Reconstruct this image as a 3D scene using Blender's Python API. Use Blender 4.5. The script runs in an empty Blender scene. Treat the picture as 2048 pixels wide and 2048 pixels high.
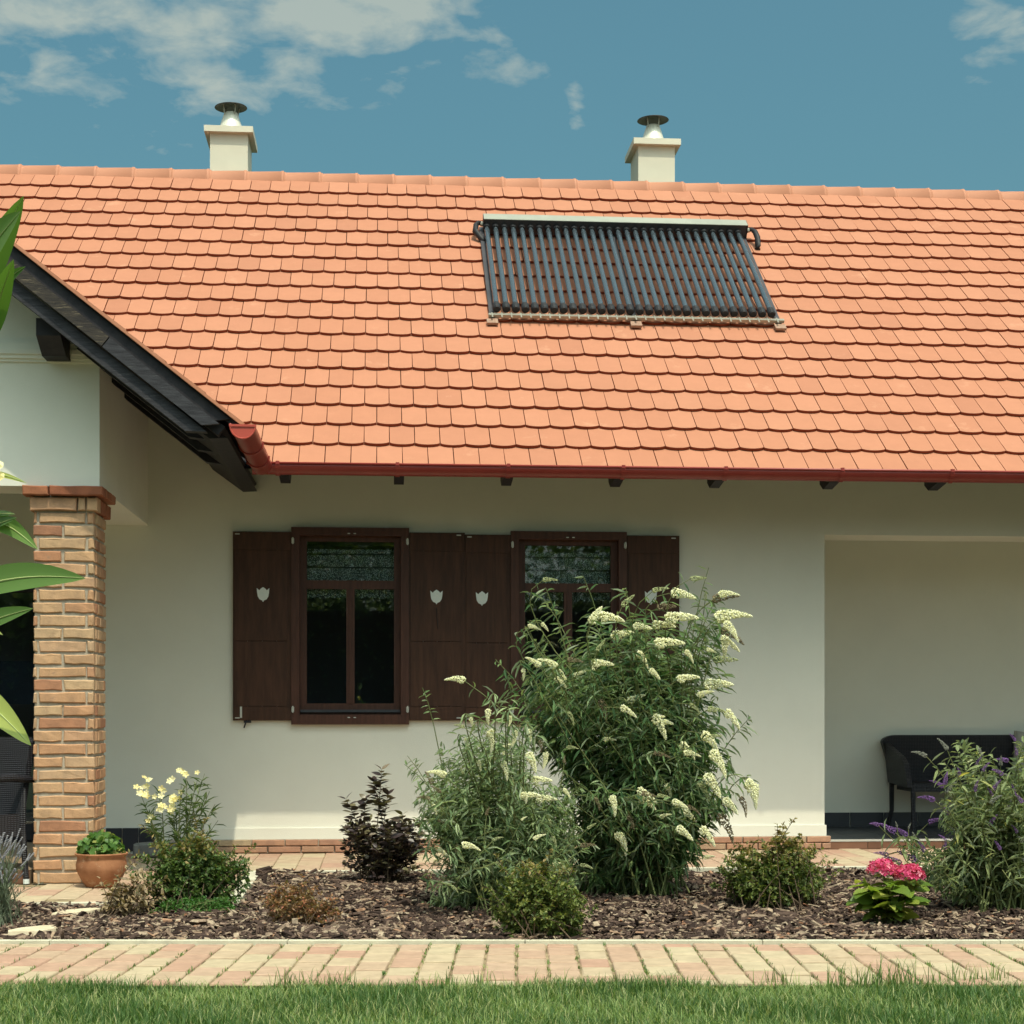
import bpy, math, random
import numpy as np
from mathutils import Matrix, Vector
random.seed(7); rng = np.random.default_rng(7)
SC = bpy.context.scene; COL = SC.collection
R = math.radians
# ------------------------------------------------------------------ camera, sky, sun, exposure
F = 3400.0; PX = 1050.0; YH = 1420.0; PHI = R(4.86); H = 1.08     # measured in the 2048 px photograph
cam = bpy.data.cameras.new('camera'); camo = bpy.data.objects.new('camera', cam); COL.objects.link(camo)
camo.location = (0, 0, H); camo.rotation_euler = (R(90), 0, -PHI)
cam.sensor_width = 36; cam.lens = 36 * F / 2048; cam.shift_x = -(PX - 1024) / 2048; cam.shift_y = (YH - 1024) / 2048
cam.clip_start = 0.05; cam.clip_end = 3000
SC.camera = camo
SUN_EL = R(64.3); SUN_AZ = R(16)      # azimuth measured from the facade normal towards +X (right)
sdir = Vector((math.cos(SUN_EL) * math.sin(SUN_AZ), -math.cos(SUN_EL) * math.cos(SUN_AZ), math.sin(SUN_EL)))
sl = bpy.data.lights.new('sun', 'SUN'); sl.energy = 3.3; sl.angle = R(0.53); sl.color = (1.0, 0.92, 0.69)
so = bpy.data.objects.new('sun', sl); COL.objects.link(so); so.rotation_euler = sdir.to_track_quat('Z', 'Y').to_euler()
SC.view_settings.view_transform = 'Standard'; SC.view_settings.look = 'None'; SC.view_settings.exposure = 0.0; SC.view_settings.gamma = 1
cR = (math.cos(PHI), -math.sin(PHI)); cF = (math.sin(PHI), math.cos(PHI))
def ray(u, v):
    a = (u - PX) / F; b = (YH - v) / F
    return (a * cR[0] + cF[0], a * cR[1] + cF[1], b)
def U(u, v, Y):                        # point of the plane Y seen at pixel u, v
    d = ray(u, v); t = Y / d[1]; return (t * d[0], Y, H + t * d[2])
def G(u, v, z=0.0):                    # point of the ground seen at pixel u, v
    d = ray(u, v); t = (z - H) / d[2]; return (t * d[0], t * d[1], z)
def cf(r, d): return (r * cR[0] + d * cF[0], r * cR[1] + d * cF[1])

W = bpy.data.worlds.new('World'); SC.world = W; W.use_nodes = True
nt = W.node_tree; nt.nodes.clear()
def N(nt, t, **k):
    n = nt.nodes.new(t)
    for a, b in k.items():
        if a.startswith('i_'):
            key = a[2:]; key = int(key) if key.isdigit() else key.replace('_', ' ')
            n.inputs[key].default_value = b
        else: setattr(n, a, b)
    return n
def mathn(nt, op, a, b=None, clamp=False):
    n = nt.nodes.new('ShaderNodeMath'); n.operation = op; n.use_clamp = clamp
    for i, x in enumerate((a, b)):
        if x is None: continue
        if isinstance(x, (int, float)): n.inputs[i].default_value = x
        else: nt.links.new(x, n.inputs[i])
    return n.outputs[0]
def mixc(nt, fac, a, b, mode='MIX'):
    n = nt.nodes.new('ShaderNodeMix'); n.data_type = 'RGBA'; n.blend_type = mode
    for s, x in ((n.inputs[0], fac), (n.inputs[6], a), (n.inputs[7], b)):
        if isinstance(x, (int, float, tuple)):
            s.default_value = x if not isinstance(x, tuple) else (x + (1,))[:4]
        else: nt.links.new(x, s)
    return n.outputs[2]
sky = N(nt, 'ShaderNodeTexSky', sky_type='NISHITA', sun_disc=False, sun_elevation=SUN_EL, sun_rotation=math.pi - SUN_AZ, altitude=150, air_density=1.0, dust_density=7.0, ozone_density=1.6)
SKY_TINT = (0.86, 1.48, 1.26); SKY_STR = 0.10
skyc = mixc(nt, 1.0, sky.outputs[0], SKY_TINT, 'MULTIPLY')
tc = N(nt, 'ShaderNodeTexCoord'); L = nt.links.new
sep = N(nt, 'ShaderNodeSeparateXYZ'); L(tc.outputs['Generated'], sep.inputs[0])
zc = mathn(nt, 'ADD', mathn(nt, 'MAXIMUM', sep.outputs[2], 0.0), 0.16)
pc = N(nt, 'ShaderNodeCombineXYZ'); L(mathn(nt, 'DIVIDE', sep.outputs[0], zc), pc.inputs[0]); L(mathn(nt, 'DIVIDE', sep.outputs[1], zc), pc.inputs[1])
n1 = N(nt, 'ShaderNodeTexNoise', i_Scale=13.0, i_Detail=9.0, i_Roughness=0.55, i_Distortion=0.25); L(pc.outputs[0], n1.inputs['Vector'])
n2 = N(nt, 'ShaderNodeTexNoise', i_Scale=0.9, i_Detail=2.0); L(pc.outputs[0], n2.inputs['Vector'])
def blob(u, v, rad, amp, sx=1.0):      # a bank of cloud: a soft rise of the cloud cover round one direction of the sky
    d = Vector(ray(u, v)).normalized()
    s = N(nt, 'ShaderNodeVectorMath', operation='SUBTRACT'); L(tc.outputs['Generated'], s.inputs[0]); s.inputs[1].default_value = d
    m = N(nt, 'ShaderNodeVectorMath', operation='MULTIPLY'); L(s.outputs[0], m.inputs[0]); m.inputs[1].default_value = (1 / sx, 1, 1)
    l = N(nt, 'ShaderNodeVectorMath', operation='LENGTH'); L(m.outputs[0], l.inputs[0])
    q = mathn(nt, 'DIVIDE', l.outputs['Value'], rad / F); q = mathn(nt, 'MULTIPLY', mathn(nt, 'MULTIPLY', q, q), -1.0)
    return mathn(nt, 'MULTIPLY', mathn(nt, 'POWER', 2.718, q), amp)
cov = mathn(nt, 'MULTIPLY', mathn(nt, 'SUBTRACT', n2.outputs[0], 0.20), 0.6)  # base cloud cover, raised round the unseen sky for more fill light
for b in ((1300, 250, 800, -0.38, 1.0), (2150, 250, 700, -0.30, 1.0), (300, 470, 400, -0.40, 1.8), (100, 90, 300, 0.15, 1.3), (430, 90, 240, 0.18, 1.0), (660, 70, 150, 0.17, 1.0), (840, -30, 130, 0.32, 1.4), (1150, 222, 60, 0.36, 0.45), (1050, 160, 90, 0.27, 1.2), (1980, 85, 110, 0.42, 1.4)):
    cov = mathn(nt, 'ADD', cov, blob(*b))
dens = mathn(nt, 'MULTIPLY', mathn(nt, 'SUBTRACT', mathn(nt, 'ADD', n1.outputs[0], cov), 0.53), 4.0, True)
cfac = mathn(nt, 'MULTIPLY', dens, 0.80)
bw = N(nt, 'ShaderNodeRGBToBW'); L(sky.outputs[0], bw.inputs[0]); cb = N(nt, 'ShaderNodeCombineColor')
for q in range(3): L(mathn(nt, 'ADD', mathn(nt, 'MULTIPLY', bw.outputs[0], 2.0), (1.2, 1.8, 1.2)[q]), cb.inputs[q])  # clouds brightened towards the sun to lift the fill light
skyall = mixc(nt, cfac, skyc, cb.outputs[0])
bg = N(nt, 'ShaderNodeBackground', i_Strength=SKY_STR); L(skyall, bg.inputs[0])
wo = N(nt, 'ShaderNodeOutputWorld'); L(bg.outputs[0], wo.inputs[0])

# ------------------------------------------------------------------ materials
def new_mat(name):
    m = bpy.data.materials.new(name); m.use_nodes = True
    nt = m.node_tree; nt.nodes.clear(); return m, nt
def posn(nt, stretch=None):
    g = N(nt, 'ShaderNodeNewGeometry')
    if stretch is None: return g.outputs['Position']
    mp = N(nt, 'ShaderNodeMapping'); mp.inputs['Scale'].default_value = stretch[0]; mp.inputs['Rotation'].default_value = stretch[1] if len(stretch) > 1 else (0, 0, 0)
    nt.links.new(g.outputs['Position'], mp.inputs[0]); return mp.outputs[0]
def rndv(nt):
    o = N(nt, 'ShaderNodeObjectInfo'); a = N(nt, 'ShaderNodeAttribute', attribute_name='rnd')
    return mathn(nt, 'FRACT', mathn(nt, 'ADD', o.outputs['Random'], a.outputs['Fac']))
def ramp(nt, fac, stops):
    n = N(nt, 'ShaderNodeValToRGB'); e = n.color_ramp.elements
    while len(e) < len(stops): e.new(0.5)
    for i, (p, c) in enumerate(stops): e[i].position = p; e[i].color = tuple(c) + (1,)
    nt.links.new(fac, n.inputs[0]); return n.outputs[0]
def pmat(name, c1, c2=None, scale=6, rough=0.8, bump=0.0, bscale=80, stretch=None, rstops=None, rmix=0.0, metal=0.0, spec=0.4, detail=5, contrast=(0.35, 0.65), dist=0.004, wear=None):
    m, nt = new_mat(name); L = nt.links.new
    p = posn(nt, stretch)
    col = c1
    if c2 is not None:
        n = N(nt, 'ShaderNodeTexNoise', i_Scale=scale, i_Detail=detail, i_Roughness=0.6); L(p, n.inputs['Vector'])
        col = ramp(nt, n.outputs[0], [(contrast[0], c1), (contrast[1], c2)])
    if rstops is not None:
        rc = ramp(nt, rndv(nt), rstops)
        col = mixc(nt, rmix, col, rc) if rmix < 1 else rc
        if c2 is not None and rmix >= 1:
            n = N(nt, 'ShaderNodeTexNoise', i_Scale=scale, i_Detail=detail, i_Roughness=0.6); L(p, n.inputs['Vector'])
            k = ramp(nt, n.outputs[0], [(contrast[0], c1), (contrast[1], c2)]); col = mixc(nt, 1.0, col, k, 'MULTIPLY')
    if wear is not None:                 # (colour, noise scale, threshold)
        n = N(nt, 'ShaderNodeTexNoise', i_Scale=wear[1], i_Detail=8, i_Roughness=0.7); L(posn(nt, stretch), n.inputs['Vector'])
        k = mathn(nt, 'MULTIPLY', mathn(nt, 'SUBTRACT', n.outputs[0], wear[2]), 7.0, True)
        col = mixc(nt, k, col, wear[0])
    bs = N(nt, 'ShaderNodeBsdfPrincipled', i_Roughness=rough, i_Metallic=metal); bs.inputs['Specular IOR Level'].default_value = spec
    if isinstance(col, tuple): bs.inputs['Base Color'].default_value = col + (1,)
    else: L(col, bs.inputs['Base Color'])
    if bump:
        n = N(nt, 'ShaderNodeTexNoise', i_Scale=bscale, i_Detail=6, i_Roughness=0.65); L(p, n.inputs['Vector'])
        b = N(nt, 'ShaderNodeBump', i_Strength=bump, i_Distance=dist); L(n.outputs[0], b.inputs['Height']); L(b.outputs[0], bs.inputs['Normal'])
    o = N(nt, 'ShaderNodeOutputMaterial'); L(bs.outputs[0], o.inputs[0]); return m
def leafmat(name, stops, trans=0.32, rough=0.45, spec=0.35, back=None):
    m, nt = new_mat(name); L = nt.links.new
    c = ramp(nt, rndv(nt), stops)
    if back is not None:
        g = N(nt, 'ShaderNodeNewGeometry'); c = mixc(nt, g.outputs['Backfacing'], c, mixc(nt, 0.6, c, back))
    bs = N(nt, 'ShaderNodeBsdfPrincipled', i_Roughness=rough); bs.inputs['Specular IOR Level'].default_value = spec; L(c, bs.inputs['Base Color'])
    tr = N(nt, 'ShaderNodeBsdfTranslucent'); L(mixc(nt, 1.0, c, (1.5, 1.6, 0.7), 'MULTIPLY'), tr.inputs[0])
    mx = N(nt, 'ShaderNodeMixShader', i_0=trans); L(bs.outputs[0], mx.inputs[1]); L(tr.outputs[0], mx.inputs[2])
    o = N(nt, 'ShaderNodeOutputMaterial'); L(mx.outputs[0], o.inputs[0]); return m
M = {}
M['stucco'] = pmat('stucco', (0.735, 0.725, 0.655), (0.785, 0.775, 0.70), 1.7, 0.92, 0.5, 190, spec=0.15, dist=0.003, detail=8, contrast=(0.3, 0.7), wear=((0.67, 0.655, 0.59), 2.3, 0.66))
M['chimney'] = pmat('chimney_render', (0.64, 0.62, 0.52), (0.69, 0.67, 0.56), 3, 0.9, 0.25, 200, spec=0.2)
M['tile'] = pmat('clay_tile', (0.95, 0.95, 0.95), (1.0, 1.0, 1.0), 9, 0.72, 0.12, 120, rstops=[(0, (0.43, 0.180, 0.106)), (0.45, (0.45, 0.191, 0.113)), (0.8, (0.47, 0.205, 0.124)), (1, (0.41, 0.170, 0.101))], rmix=1.0, spec=0.25, wear=((0.52, 0.255, 0.16), 4.0, 0.60))
M['tile_edge_shade'] = pmat('shaded_tile_edge', (0.20, 0.045, 0.022), (0.26, 0.06, 0.03), 30, 0.9, spec=0.1)  # red clay edges, darkened to paint the shade line under each course
M['ridge'] = pmat('ridge_tile_clay', (0.96, 0.96, 0.96), (1, 1, 1), 9, 0.7, 0.12, 120, rstops=[(0, (0.46, 0.205, 0.125)), (0.5, (0.50, 0.225, 0.14)), (1, (0.48, 0.22, 0.14))], rmix=1.0, spec=0.25)
M['deck'] = pmat('roof_deck', (0.20, 0.06, 0.03), None, rough=0.9)
M['gutter'] = pmat('red_gutter', (0.25, 0.028, 0.022), (0.29, 0.036, 0.028), 7, 0.38, 0.03, 30, spec=0.5)
M['gutter_cap'] = pmat('red_gutter_cap', (0.42, 0.07, 0.05), None, rough=0.4)
M['dark_wood'] = pmat('dark_stained_wood', (0.012, 0.011, 0.016), (0.026, 0.023, 0.028), 16, 0.6, 0.3, 40, stretch=((1, 1, 1),), spec=0.3)
M['old_wood'] = pmat('weathered_wood', (0.022, 0.020, 0.022), (0.055, 0.045, 0.038), 11, 0.75, 0.7, 30, stretch=((1.0, 4.0, 9.0), (0, R(-38), 0)), spec=0.25, wear=((0.20, 0.16, 0.11), 7.0, 0.57))
M['old_wood2'] = pmat('greyed_wood', (0.018, 0.018, 0.024), (0.045, 0.045, 0.055), 9, 0.7, 0.6, 30, stretch=((1.0, 4.0, 9.0), (0, R(-38), 0)), spec=0.3, wear=((0.11, 0.11, 0.115), 6.0, 0.60))
M['shutter'] = pmat('shutter_wood', (0.047, 0.020, 0.012), (0.080, 0.034, 0.020), 4, 0.55, 0.25, 30, stretch=((9, 9, 1),), spec=0.3)
M['winframe'] = pmat('window_wood', (0.056, 0.021, 0.014), (0.088, 0.034, 0.022), 5, 0.5, 0.2, 30, stretch=((9, 9, 1),), spec=0.35)
M['white_metal'] = pmat('pale_metal', (0.6, 0.6, 0.56), None, rough=0.4, metal=0.3)
M['emblem'] = pmat('emblem_paint', (0.72, 0.78, 0.77), (0.78, 0.82, 0.80), 30, 0.6)
M['mortar'] = pmat('mortar', (0.36, 0.31, 0.25), (0.46, 0.40, 0.32), 30, 0.95, 0.6, 150)
M['brick'] = pmat('pillar_brick', (0.80, 0.80, 0.80), (1.06, 1.04, 1.0), 14, 0.9, 0.7, 90, rstops=[(0, (0.54, 0.37, 0.235)), (0.3, (0.53, 0.33, 0.20)), (0.55, (0.51, 0.28, 0.165)), (0.75, (0.55, 0.375, 0.245)), (0.9, (0.47, 0.235, 0.14)), (1, (0.36, 0.18, 0.115))], rmix=1.0, spec=0.15, wear=((0.36, 0.22, 0.15), 11, 0.60))
M['brick_red'] = pmat('capital_brick', (0.8, 0.8, 0.8), (1.1, 1.05, 1.0), 14, 0.9, 0.7, 90, rstops=[(0, (0.30, 0.11, 0.065)), (0.5, (0.34, 0.14, 0.08)), (1, (0.40, 0.2, 0.12))], rmix=1.0, spec=0.15, wear=((0.5, 0.4, 0.3), 13, 0.68))
M['plinth'] = pmat('plinth_brick', (0.85, 0.85, 0.85), (1.1, 1.08, 1.02), 16, 0.9, 0.5, 80, rstops=[(0, (0.44, 0.26, 0.18)), (0.4, (0.40, 0.22, 0.155)), (0.7, (0.42, 0.33, 0.225)), (1, (0.38, 0.205, 0.15))], rmix=1.0, spec=0.15)
M['paver'] = pmat('concrete_paver', (0.86, 0.86, 0.86), (1.05, 1.05, 1.05), 12, 0.92, 0.5, 160, rstops=[(0, (0.485, 0.40, 0.275)), (0.3, (0.475, 0.365, 0.255)), (0.55, (0.455, 0.315, 0.228)), (0.8, (0.44, 0.27, 0.20)), (1, (0.465, 0.33, 0.24))], rmix=1.0, spec=0.12, wear=((0.45, 0.35, 0.22), 7, 0.64))
M['joint'] = pmat('joint_sand', (0.13, 0.095, 0.05), (0.36, 0.28, 0.17), 9, 0.95, 0.4, 90, contrast=(0.40, 0.60))
M['kerb'] = pmat('concrete_edging', (0.50, 0.47, 0.37), (0.62, 0.58, 0.45), 8, 0.92, 0.5, 120)
M['dark_tile'] = pmat('dark_floor_tile', (0.022, 0.024, 0.034), (0.032, 0.034, 0.045), 6, 0.35, 0.05, 40, spec=0.5)
M['brown_tile'] = pmat('brown_step_tile', (0.9, 0.9, 0.9), (1.1, 1.1, 1.1), 9, 0.55, 0.1, 60, rstops=[(0, (0.16, 0.075, 0.045)), (1, (0.22, 0.105, 0.065))], rmix=1.0)
M['grout'] = pmat('grout', (0.30, 0.22, 0.15), None, rough=0.95)
M['soil'] = pmat('soil', (0.028, 0.018, 0.012), (0.06, 0.038, 0.025), 20, 0.95, 0.8, 60)
M['lawn'] = pmat('lawn_soil', (0.035, 0.055, 0.014), (0.07, 0.085, 0.03), 12, 0.95, 0.8, 60)
M['ground'] = pmat('ground', (0.06, 0.08, 0.03), (0.09, 0.10, 0.04), 0.5, 0.95)
M['bark'] = pmat('bark_chip', (0.75, 0.75, 0.75), (1.15, 1.15, 1.15), 45, 0.9, 0.7, 120, rstops=[(0, (0.035, 0.023, 0.020)), (0.3, (0.080, 0.052, 0.042)), (0.6, (0.145, 0.095, 0.075)), (0.82, (0.25, 0.175, 0.13)), (0.95, (0.42, 0.33, 0.24)), (1, (0.30, 0.14, 0.08))], rmix=1.0, spec=0.15)
M['grass'] = leafmat('grass_blade', [(0, (0.048, 0.108, 0.030)), (0.4, (0.095, 0.180, 0.048)), (0.75, (0.165, 0.255, 0.076)), (0.93, (0.29, 0.36, 0.14)), (1, (0.48, 0.45, 0.24))], 0.35, 0.5)
M['stem'] = pmat('green_stem', (0.10, 0.13, 0.04), (0.15, 0.16, 0.06), 20, 0.7)
M['twig'] = pmat('brown_twig', (0.07, 0.045, 0.03), (0.12, 0.08, 0.05), 20, 0.85)
M['trunk'] = pmat('tree_bark', (0.06, 0.045, 0.035), (0.12, 0.09, 0.07), 8, 0.9, 0.8, 20)
M['bud_leaf'] = leafmat('buddleja_leaf', [(0, (0.036, 0.082, 0.032)), (0.35, (0.064, 0.130, 0.048)), (0.7, (0.115, 0.195, 0.070)), (1, (0.20, 0.28, 0.12))], 0.3, 0.5, back=(0.30, 0.34, 0.24))
M['grey_leaf'] = leafmat('grey_buddleja_leaf', [(0, (0.075, 0.12, 0.055)), (0.35, (0.14, 0.21, 0.095)), (0.7, (0.23, 0.31, 0.15)), (1, (0.34, 0.41, 0.23))], 0.3, 0.55, back=(0.36, 0.40, 0.30))
M['purple_leaf'] = leafmat('purple_buddleja_leaf', [(0, (0.06, 0.095, 0.045)), (0.35, (0.12, 0.165, 0.07)), (0.7, (0.21, 0.26, 0.115)), (0.95, (0.32, 0.37, 0.18)), (1, (0.46, 0.40, 0.07))], 0.28, 0.5, back=(0.33, 0.36, 0.25))
M['spirea'] = leafmat('spirea_leaf', [(0, (0.055, 0.085, 0.026)), (0.4, (0.105, 0.15, 0.042)), (0.75, (0.18, 0.22, 0.06)), (1, (0.28, 0.29, 0.09))], 0.3, 0.5)
M['spirea_top'] = leafmat('spirea_top_leaf', [(0, (0.12, 0.115, 0.035)), (0.4, (0.20, 0.175, 0.055)), (0.75, (0.28, 0.22, 0.075)), (1, (0.36, 0.25, 0.11))], 0.3, 0.5)
M['green'] = leafmat('green_leaf', [(0, (0.04, 0.08, 0.022)), (0.4, (0.07, 0.125, 0.034)), (0.75, (0.115, 0.175, 0.048)), (1, (0.18, 0.22, 0.075))], 0.3, 0.45)
M['low_green'] = leafmat('bright_green_leaf', [(0, (0.035, 0.10, 0.018)), (0.5, (0.06, 0.16, 0.03)), (1, (0.10, 0.21, 0.05))], 0.3, 0.45)
M['rust'] = leafmat('rust_leaf', [(0, (0.18, 0.11, 0.055)), (0.4, (0.29, 0.16, 0.085)), (0.7, (0.22, 0.185, 0.08)), (0.9, (0.42, 0.19, 0.11)), (1, (0.50, 0.18, 0.11))], 0.3, 0.55)
M['tan_leaf'] = leafmat('tan_leaf', [(0, (0.20, 0.145, 0.08)), (0.5, (0.32, 0.235, 0.14)), (1, (0.46, 0.36, 0.23))], 0.25, 0.5)
M['ninebark'] = leafmat('dark_purple_leaf', [(0, (0.030, 0.020, 0.023)), (0.4, (0.060, 0.040, 0.038)), (0.7, (0.105, 0.078, 0.055)), (0.9, (0.16, 0.145, 0.07)), (1, (0.21, 0.165, 0.12))], 0.15, 0.38, 0.5)
M['lavender_leaf'] = leafmat('lavender_leaf', [(0, (0.07, 0.10, 0.06)), (0.5, (0.12, 0.155, 0.095)), (1, (0.19, 0.22, 0.15))], 0.2, 0.6)
M['lavender_flower'] = pmat('lavender_flower', (0.20, 0.20, 0.24), (0.30, 0.29, 0.30), 60, 0.8)
M['oleander_leaf'] = leafmat('oleander_leaf', [(0, (0.075, 0.155, 0.035)), (0.5, (0.11, 0.205, 0.05)), (1, (0.15, 0.25, 0.07))], 0.38, 0.45, 0.4)
M['yellow_leaf'] = leafmat('yellowing_oleander_leaf', [(0, (0.36, 0.42, 0.11)), (1, (0.40, 0.45, 0.13))], 0.35, 0.4)
M['midrib'] = pmat('leaf_midrib', (0.42, 0.48, 0.20), None, rough=0.5)
M['pale_flower'] = leafmat('cream_floret', [(0, (0.82, 0.79, 0.58)), (0.6, (0.90, 0.88, 0.70)), (1, (0.76, 0.73, 0.50))], 0.2, 0.7, 0.2)
M['green_flower'] = leafmat('unopened_floret', [(0, (0.36, 0.40, 0.20)), (1, (0.55, 0.56, 0.32))], 0.2, 0.7, 0.2)
M['brown_flower'] = leafmat('faded_floret', [(0, (0.13, 0.10, 0.06)), (0.6, (0.24, 0.19, 0.12)), (1, (0.36, 0.30, 0.18))], 0.15, 0.8, 0.2)
M['purple_flower'] = leafmat('purple_floret', [(0, (0.11, 0.055, 0.19)), (0.5, (0.20, 0.10, 0.31)), (1, (0.36, 0.20, 0.44))], 0.2, 0.7, 0.2)
M['grey_flower'] = leafmat('grey_green_floret', [(0, (0.22, 0.23, 0.20)), (1, (0.36, 0.36, 0.32))], 0.2, 0.7, 0.2)
M['yellow_flower'] = leafmat('yellow_petal', [(0, (0.82, 0.68, 0.32)), (0.5, (0.88, 0.79, 0.46)), (1, (0.90, 0.83, 0.58))], 0.3, 0.6, 0.2)
M['pink_flower'] = leafmat('pink_petal', [(0, (0.50, 0.035, 0.13)), (0.5, (0.64, 0.07, 0.21)), (0.85, (0.74, 0.17, 0.31)), (1, (0.80, 0.34, 0.44))], 0.25, 0.6, 0.2)
M['hyd_leaf'] = leafmat('hydrangea_leaf', [(0, (0.09, 0.16, 0.025)), (0.4, (0.15, 0.23, 0.035)), (0.75, (0.26, 0.32, 0.06)), (1, (0.42, 0.40, 0.10))], 0.35, 0.42, 0.4)
M['geranium_leaf'] = leafmat('geranium_leaf', [(0, (0.05, 0.12, 0.025)), (0.5, (0.09, 0.19, 0.04)), (0.9, (0.15, 0.26, 0.07)), (1, (0.32, 0.30, 0.09))], 0.3, 0.45)
M['terracotta'] = pmat('terracotta', (0.29, 0.125, 0.062), (0.40, 0.19, 0.10), 11, 0.88, 0.4, 60, wear=((0.50, 0.34, 0.22), 12, 0.57), spec=0.2)
M['flue'] = pmat('steel_flue', (0.70, 0.68, 0.58), (0.76, 0.74, 0.64), 9, 0.42, metal=0.25)
M['cowl'] = pmat('dark_cowl', (0.03, 0.03, 0.035), (0.06, 0.06, 0.06), 12, 0.45, metal=0.3)
M['alu'] = pmat('aluminium', (0.29, 0.30, 0.26), (0.34, 0.35, 0.30), 6, 0.55, metal=0.15, spec=0.5)
M['alu_dark'] = pmat('anodised_header', (0.05, 0.05, 0.06), (0.075, 0.07, 0.08), 8, 0.5, metal=0.2)
M['steel'] = pmat('galvanised_steel', (0.34, 0.32, 0.27), (0.42, 0.40, 0.34), 20, 0.4, metal=0.55)
M['bracket'] = pmat('reflection_tinted_bracket', (0.30, 0.17, 0.12), (0.40, 0.27, 0.2), 40, 0.55, metal=0.3)  # reddish tint paints in the reflection of the roof tiles
M['tube'] = pmat('vacuum_tube_glass', (0.13, 0.17, 0.205), None, rough=0.15, spec=1.0, metal=0.6)
M['rubber'] = pmat('black_rubber', (0.010, 0.010, 0.013), (0.02, 0.02, 0.024), 30, 0.6)
M['room'] = pmat('dark_room', (0.12, 0.13, 0.16), None, rough=0.9)
M['reflection_panel'] = pmat('blue_reflection', (0.035, 0.055, 0.10), (0.045, 0.065, 0.115), 4, 0.8)  # blue colour painting a reflection in the terrace door glass
M['stone'] = pmat('grey_stone', (0.13, 0.13, 0.13), (0.22, 0.22, 0.21), 18, 0.9, 0.6, 60)
M['step_stone'] = pmat('pale_stone', (0.55, 0.46, 0.32), (0.68, 0.58, 0.42), 18, 0.9, 0.6, 70)
M['cushion'] = pmat('grey_cloth', (0.34, 0.33, 0.30), (0.42, 0.40, 0.36), 14, 0.95, 0.3, 300)
def wicker(name):
    m, nt = new_mat(name); L = nt.links.new
    w1 = N(nt, 'ShaderNodeTexWave', wave_type='BANDS', bands_direction='Z', i_Scale=26.0, i_Distortion=0.6, i_Detail=2.0); L(posn(nt), w1.inputs[0])
    w2 = N(nt, 'ShaderNodeTexWave', wave_type='BANDS', bands_direction='X', i_Scale=22.0, i_Distortion=0.6, i_Detail=2.0); L(posn(nt), w2.inputs[0])
    h = mathn(nt, 'MULTIPLY', w1.outputs['Fac'], mathn(nt, 'ADD', w2.outputs['Fac'], 0.4))
    b = N(nt, 'ShaderNodeBump', i_Strength=0.8, i_Distance=0.006); L(h, b.inputs['Height'])
    bs = N(nt, 'ShaderNodeBsdfPrincipled', i_Roughness=0.5); L(b.outputs[0], bs.inputs['Normal'])
    L(ramp(nt, h, [(0.0, (0.008, 0.008, 0.012)), (0.9, (0.026, 0.026, 0.036))]), bs.inputs['Base Color'])
    o = N(nt, 'ShaderNodeOutputMaterial'); L(bs.outputs[0], o.inputs[0]); return m
M['wicker'] = wicker('black_wicker')
def glassm():
    m, nt = new_mat('window_glass'); L = nt.links.new
    fr = N(nt, 'ShaderNodeFresnel', i_IOR=1.6); tr = N(nt, 'ShaderNodeBsdfTransparent'); tr.inputs[0].default_value = (0.85, 0.9, 0.9, 1)
    gl = N(nt, 'ShaderNodeBsdfGlossy', i_Roughness=0.015)
    mx = N(nt, 'ShaderNodeMixShader'); L(mathn(nt, 'ADD', fr.outputs[0], 0.03), mx.inputs[0]); L(tr.outputs[0], mx.inputs[1]); L(gl.outputs[0], mx.inputs[2])
    o = N(nt, 'ShaderNodeOutputMaterial'); L(mx.outputs[0], o.inputs[0]); return m
M['glass'] = glassm()
def lacem():
    m, nt = new_mat('lace'); L = nt.links.new
    v = N(nt, 'ShaderNodeTexVoronoi', i_Scale=95.0); L(posn(nt), v.inputs['Vector'])
    k = mathn(nt, 'MULTIPLY', mathn(nt, 'SUBTRACT', v.outputs['Distance'], 0.30), 6.0, True)
    df = N(nt, 'ShaderNodeBsdfDiffuse'); df.inputs[0].default_value = (0.8, 0.82, 0.8, 1); tr = N(nt, 'ShaderNodeBsdfTransparent')
    mx = N(nt, 'ShaderNodeMixShader'); L(mathn(nt, 'MULTIPLY', k, 0.85), mx.inputs[0]); L(df.outputs[0], mx.inputs[1]); L(tr.outputs[0], mx.inputs[2])
    o = N(nt, 'ShaderNodeOutputMaterial'); L(mx.outputs[0], o.inputs[0]); return m
M['lace'] = lacem()

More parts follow.
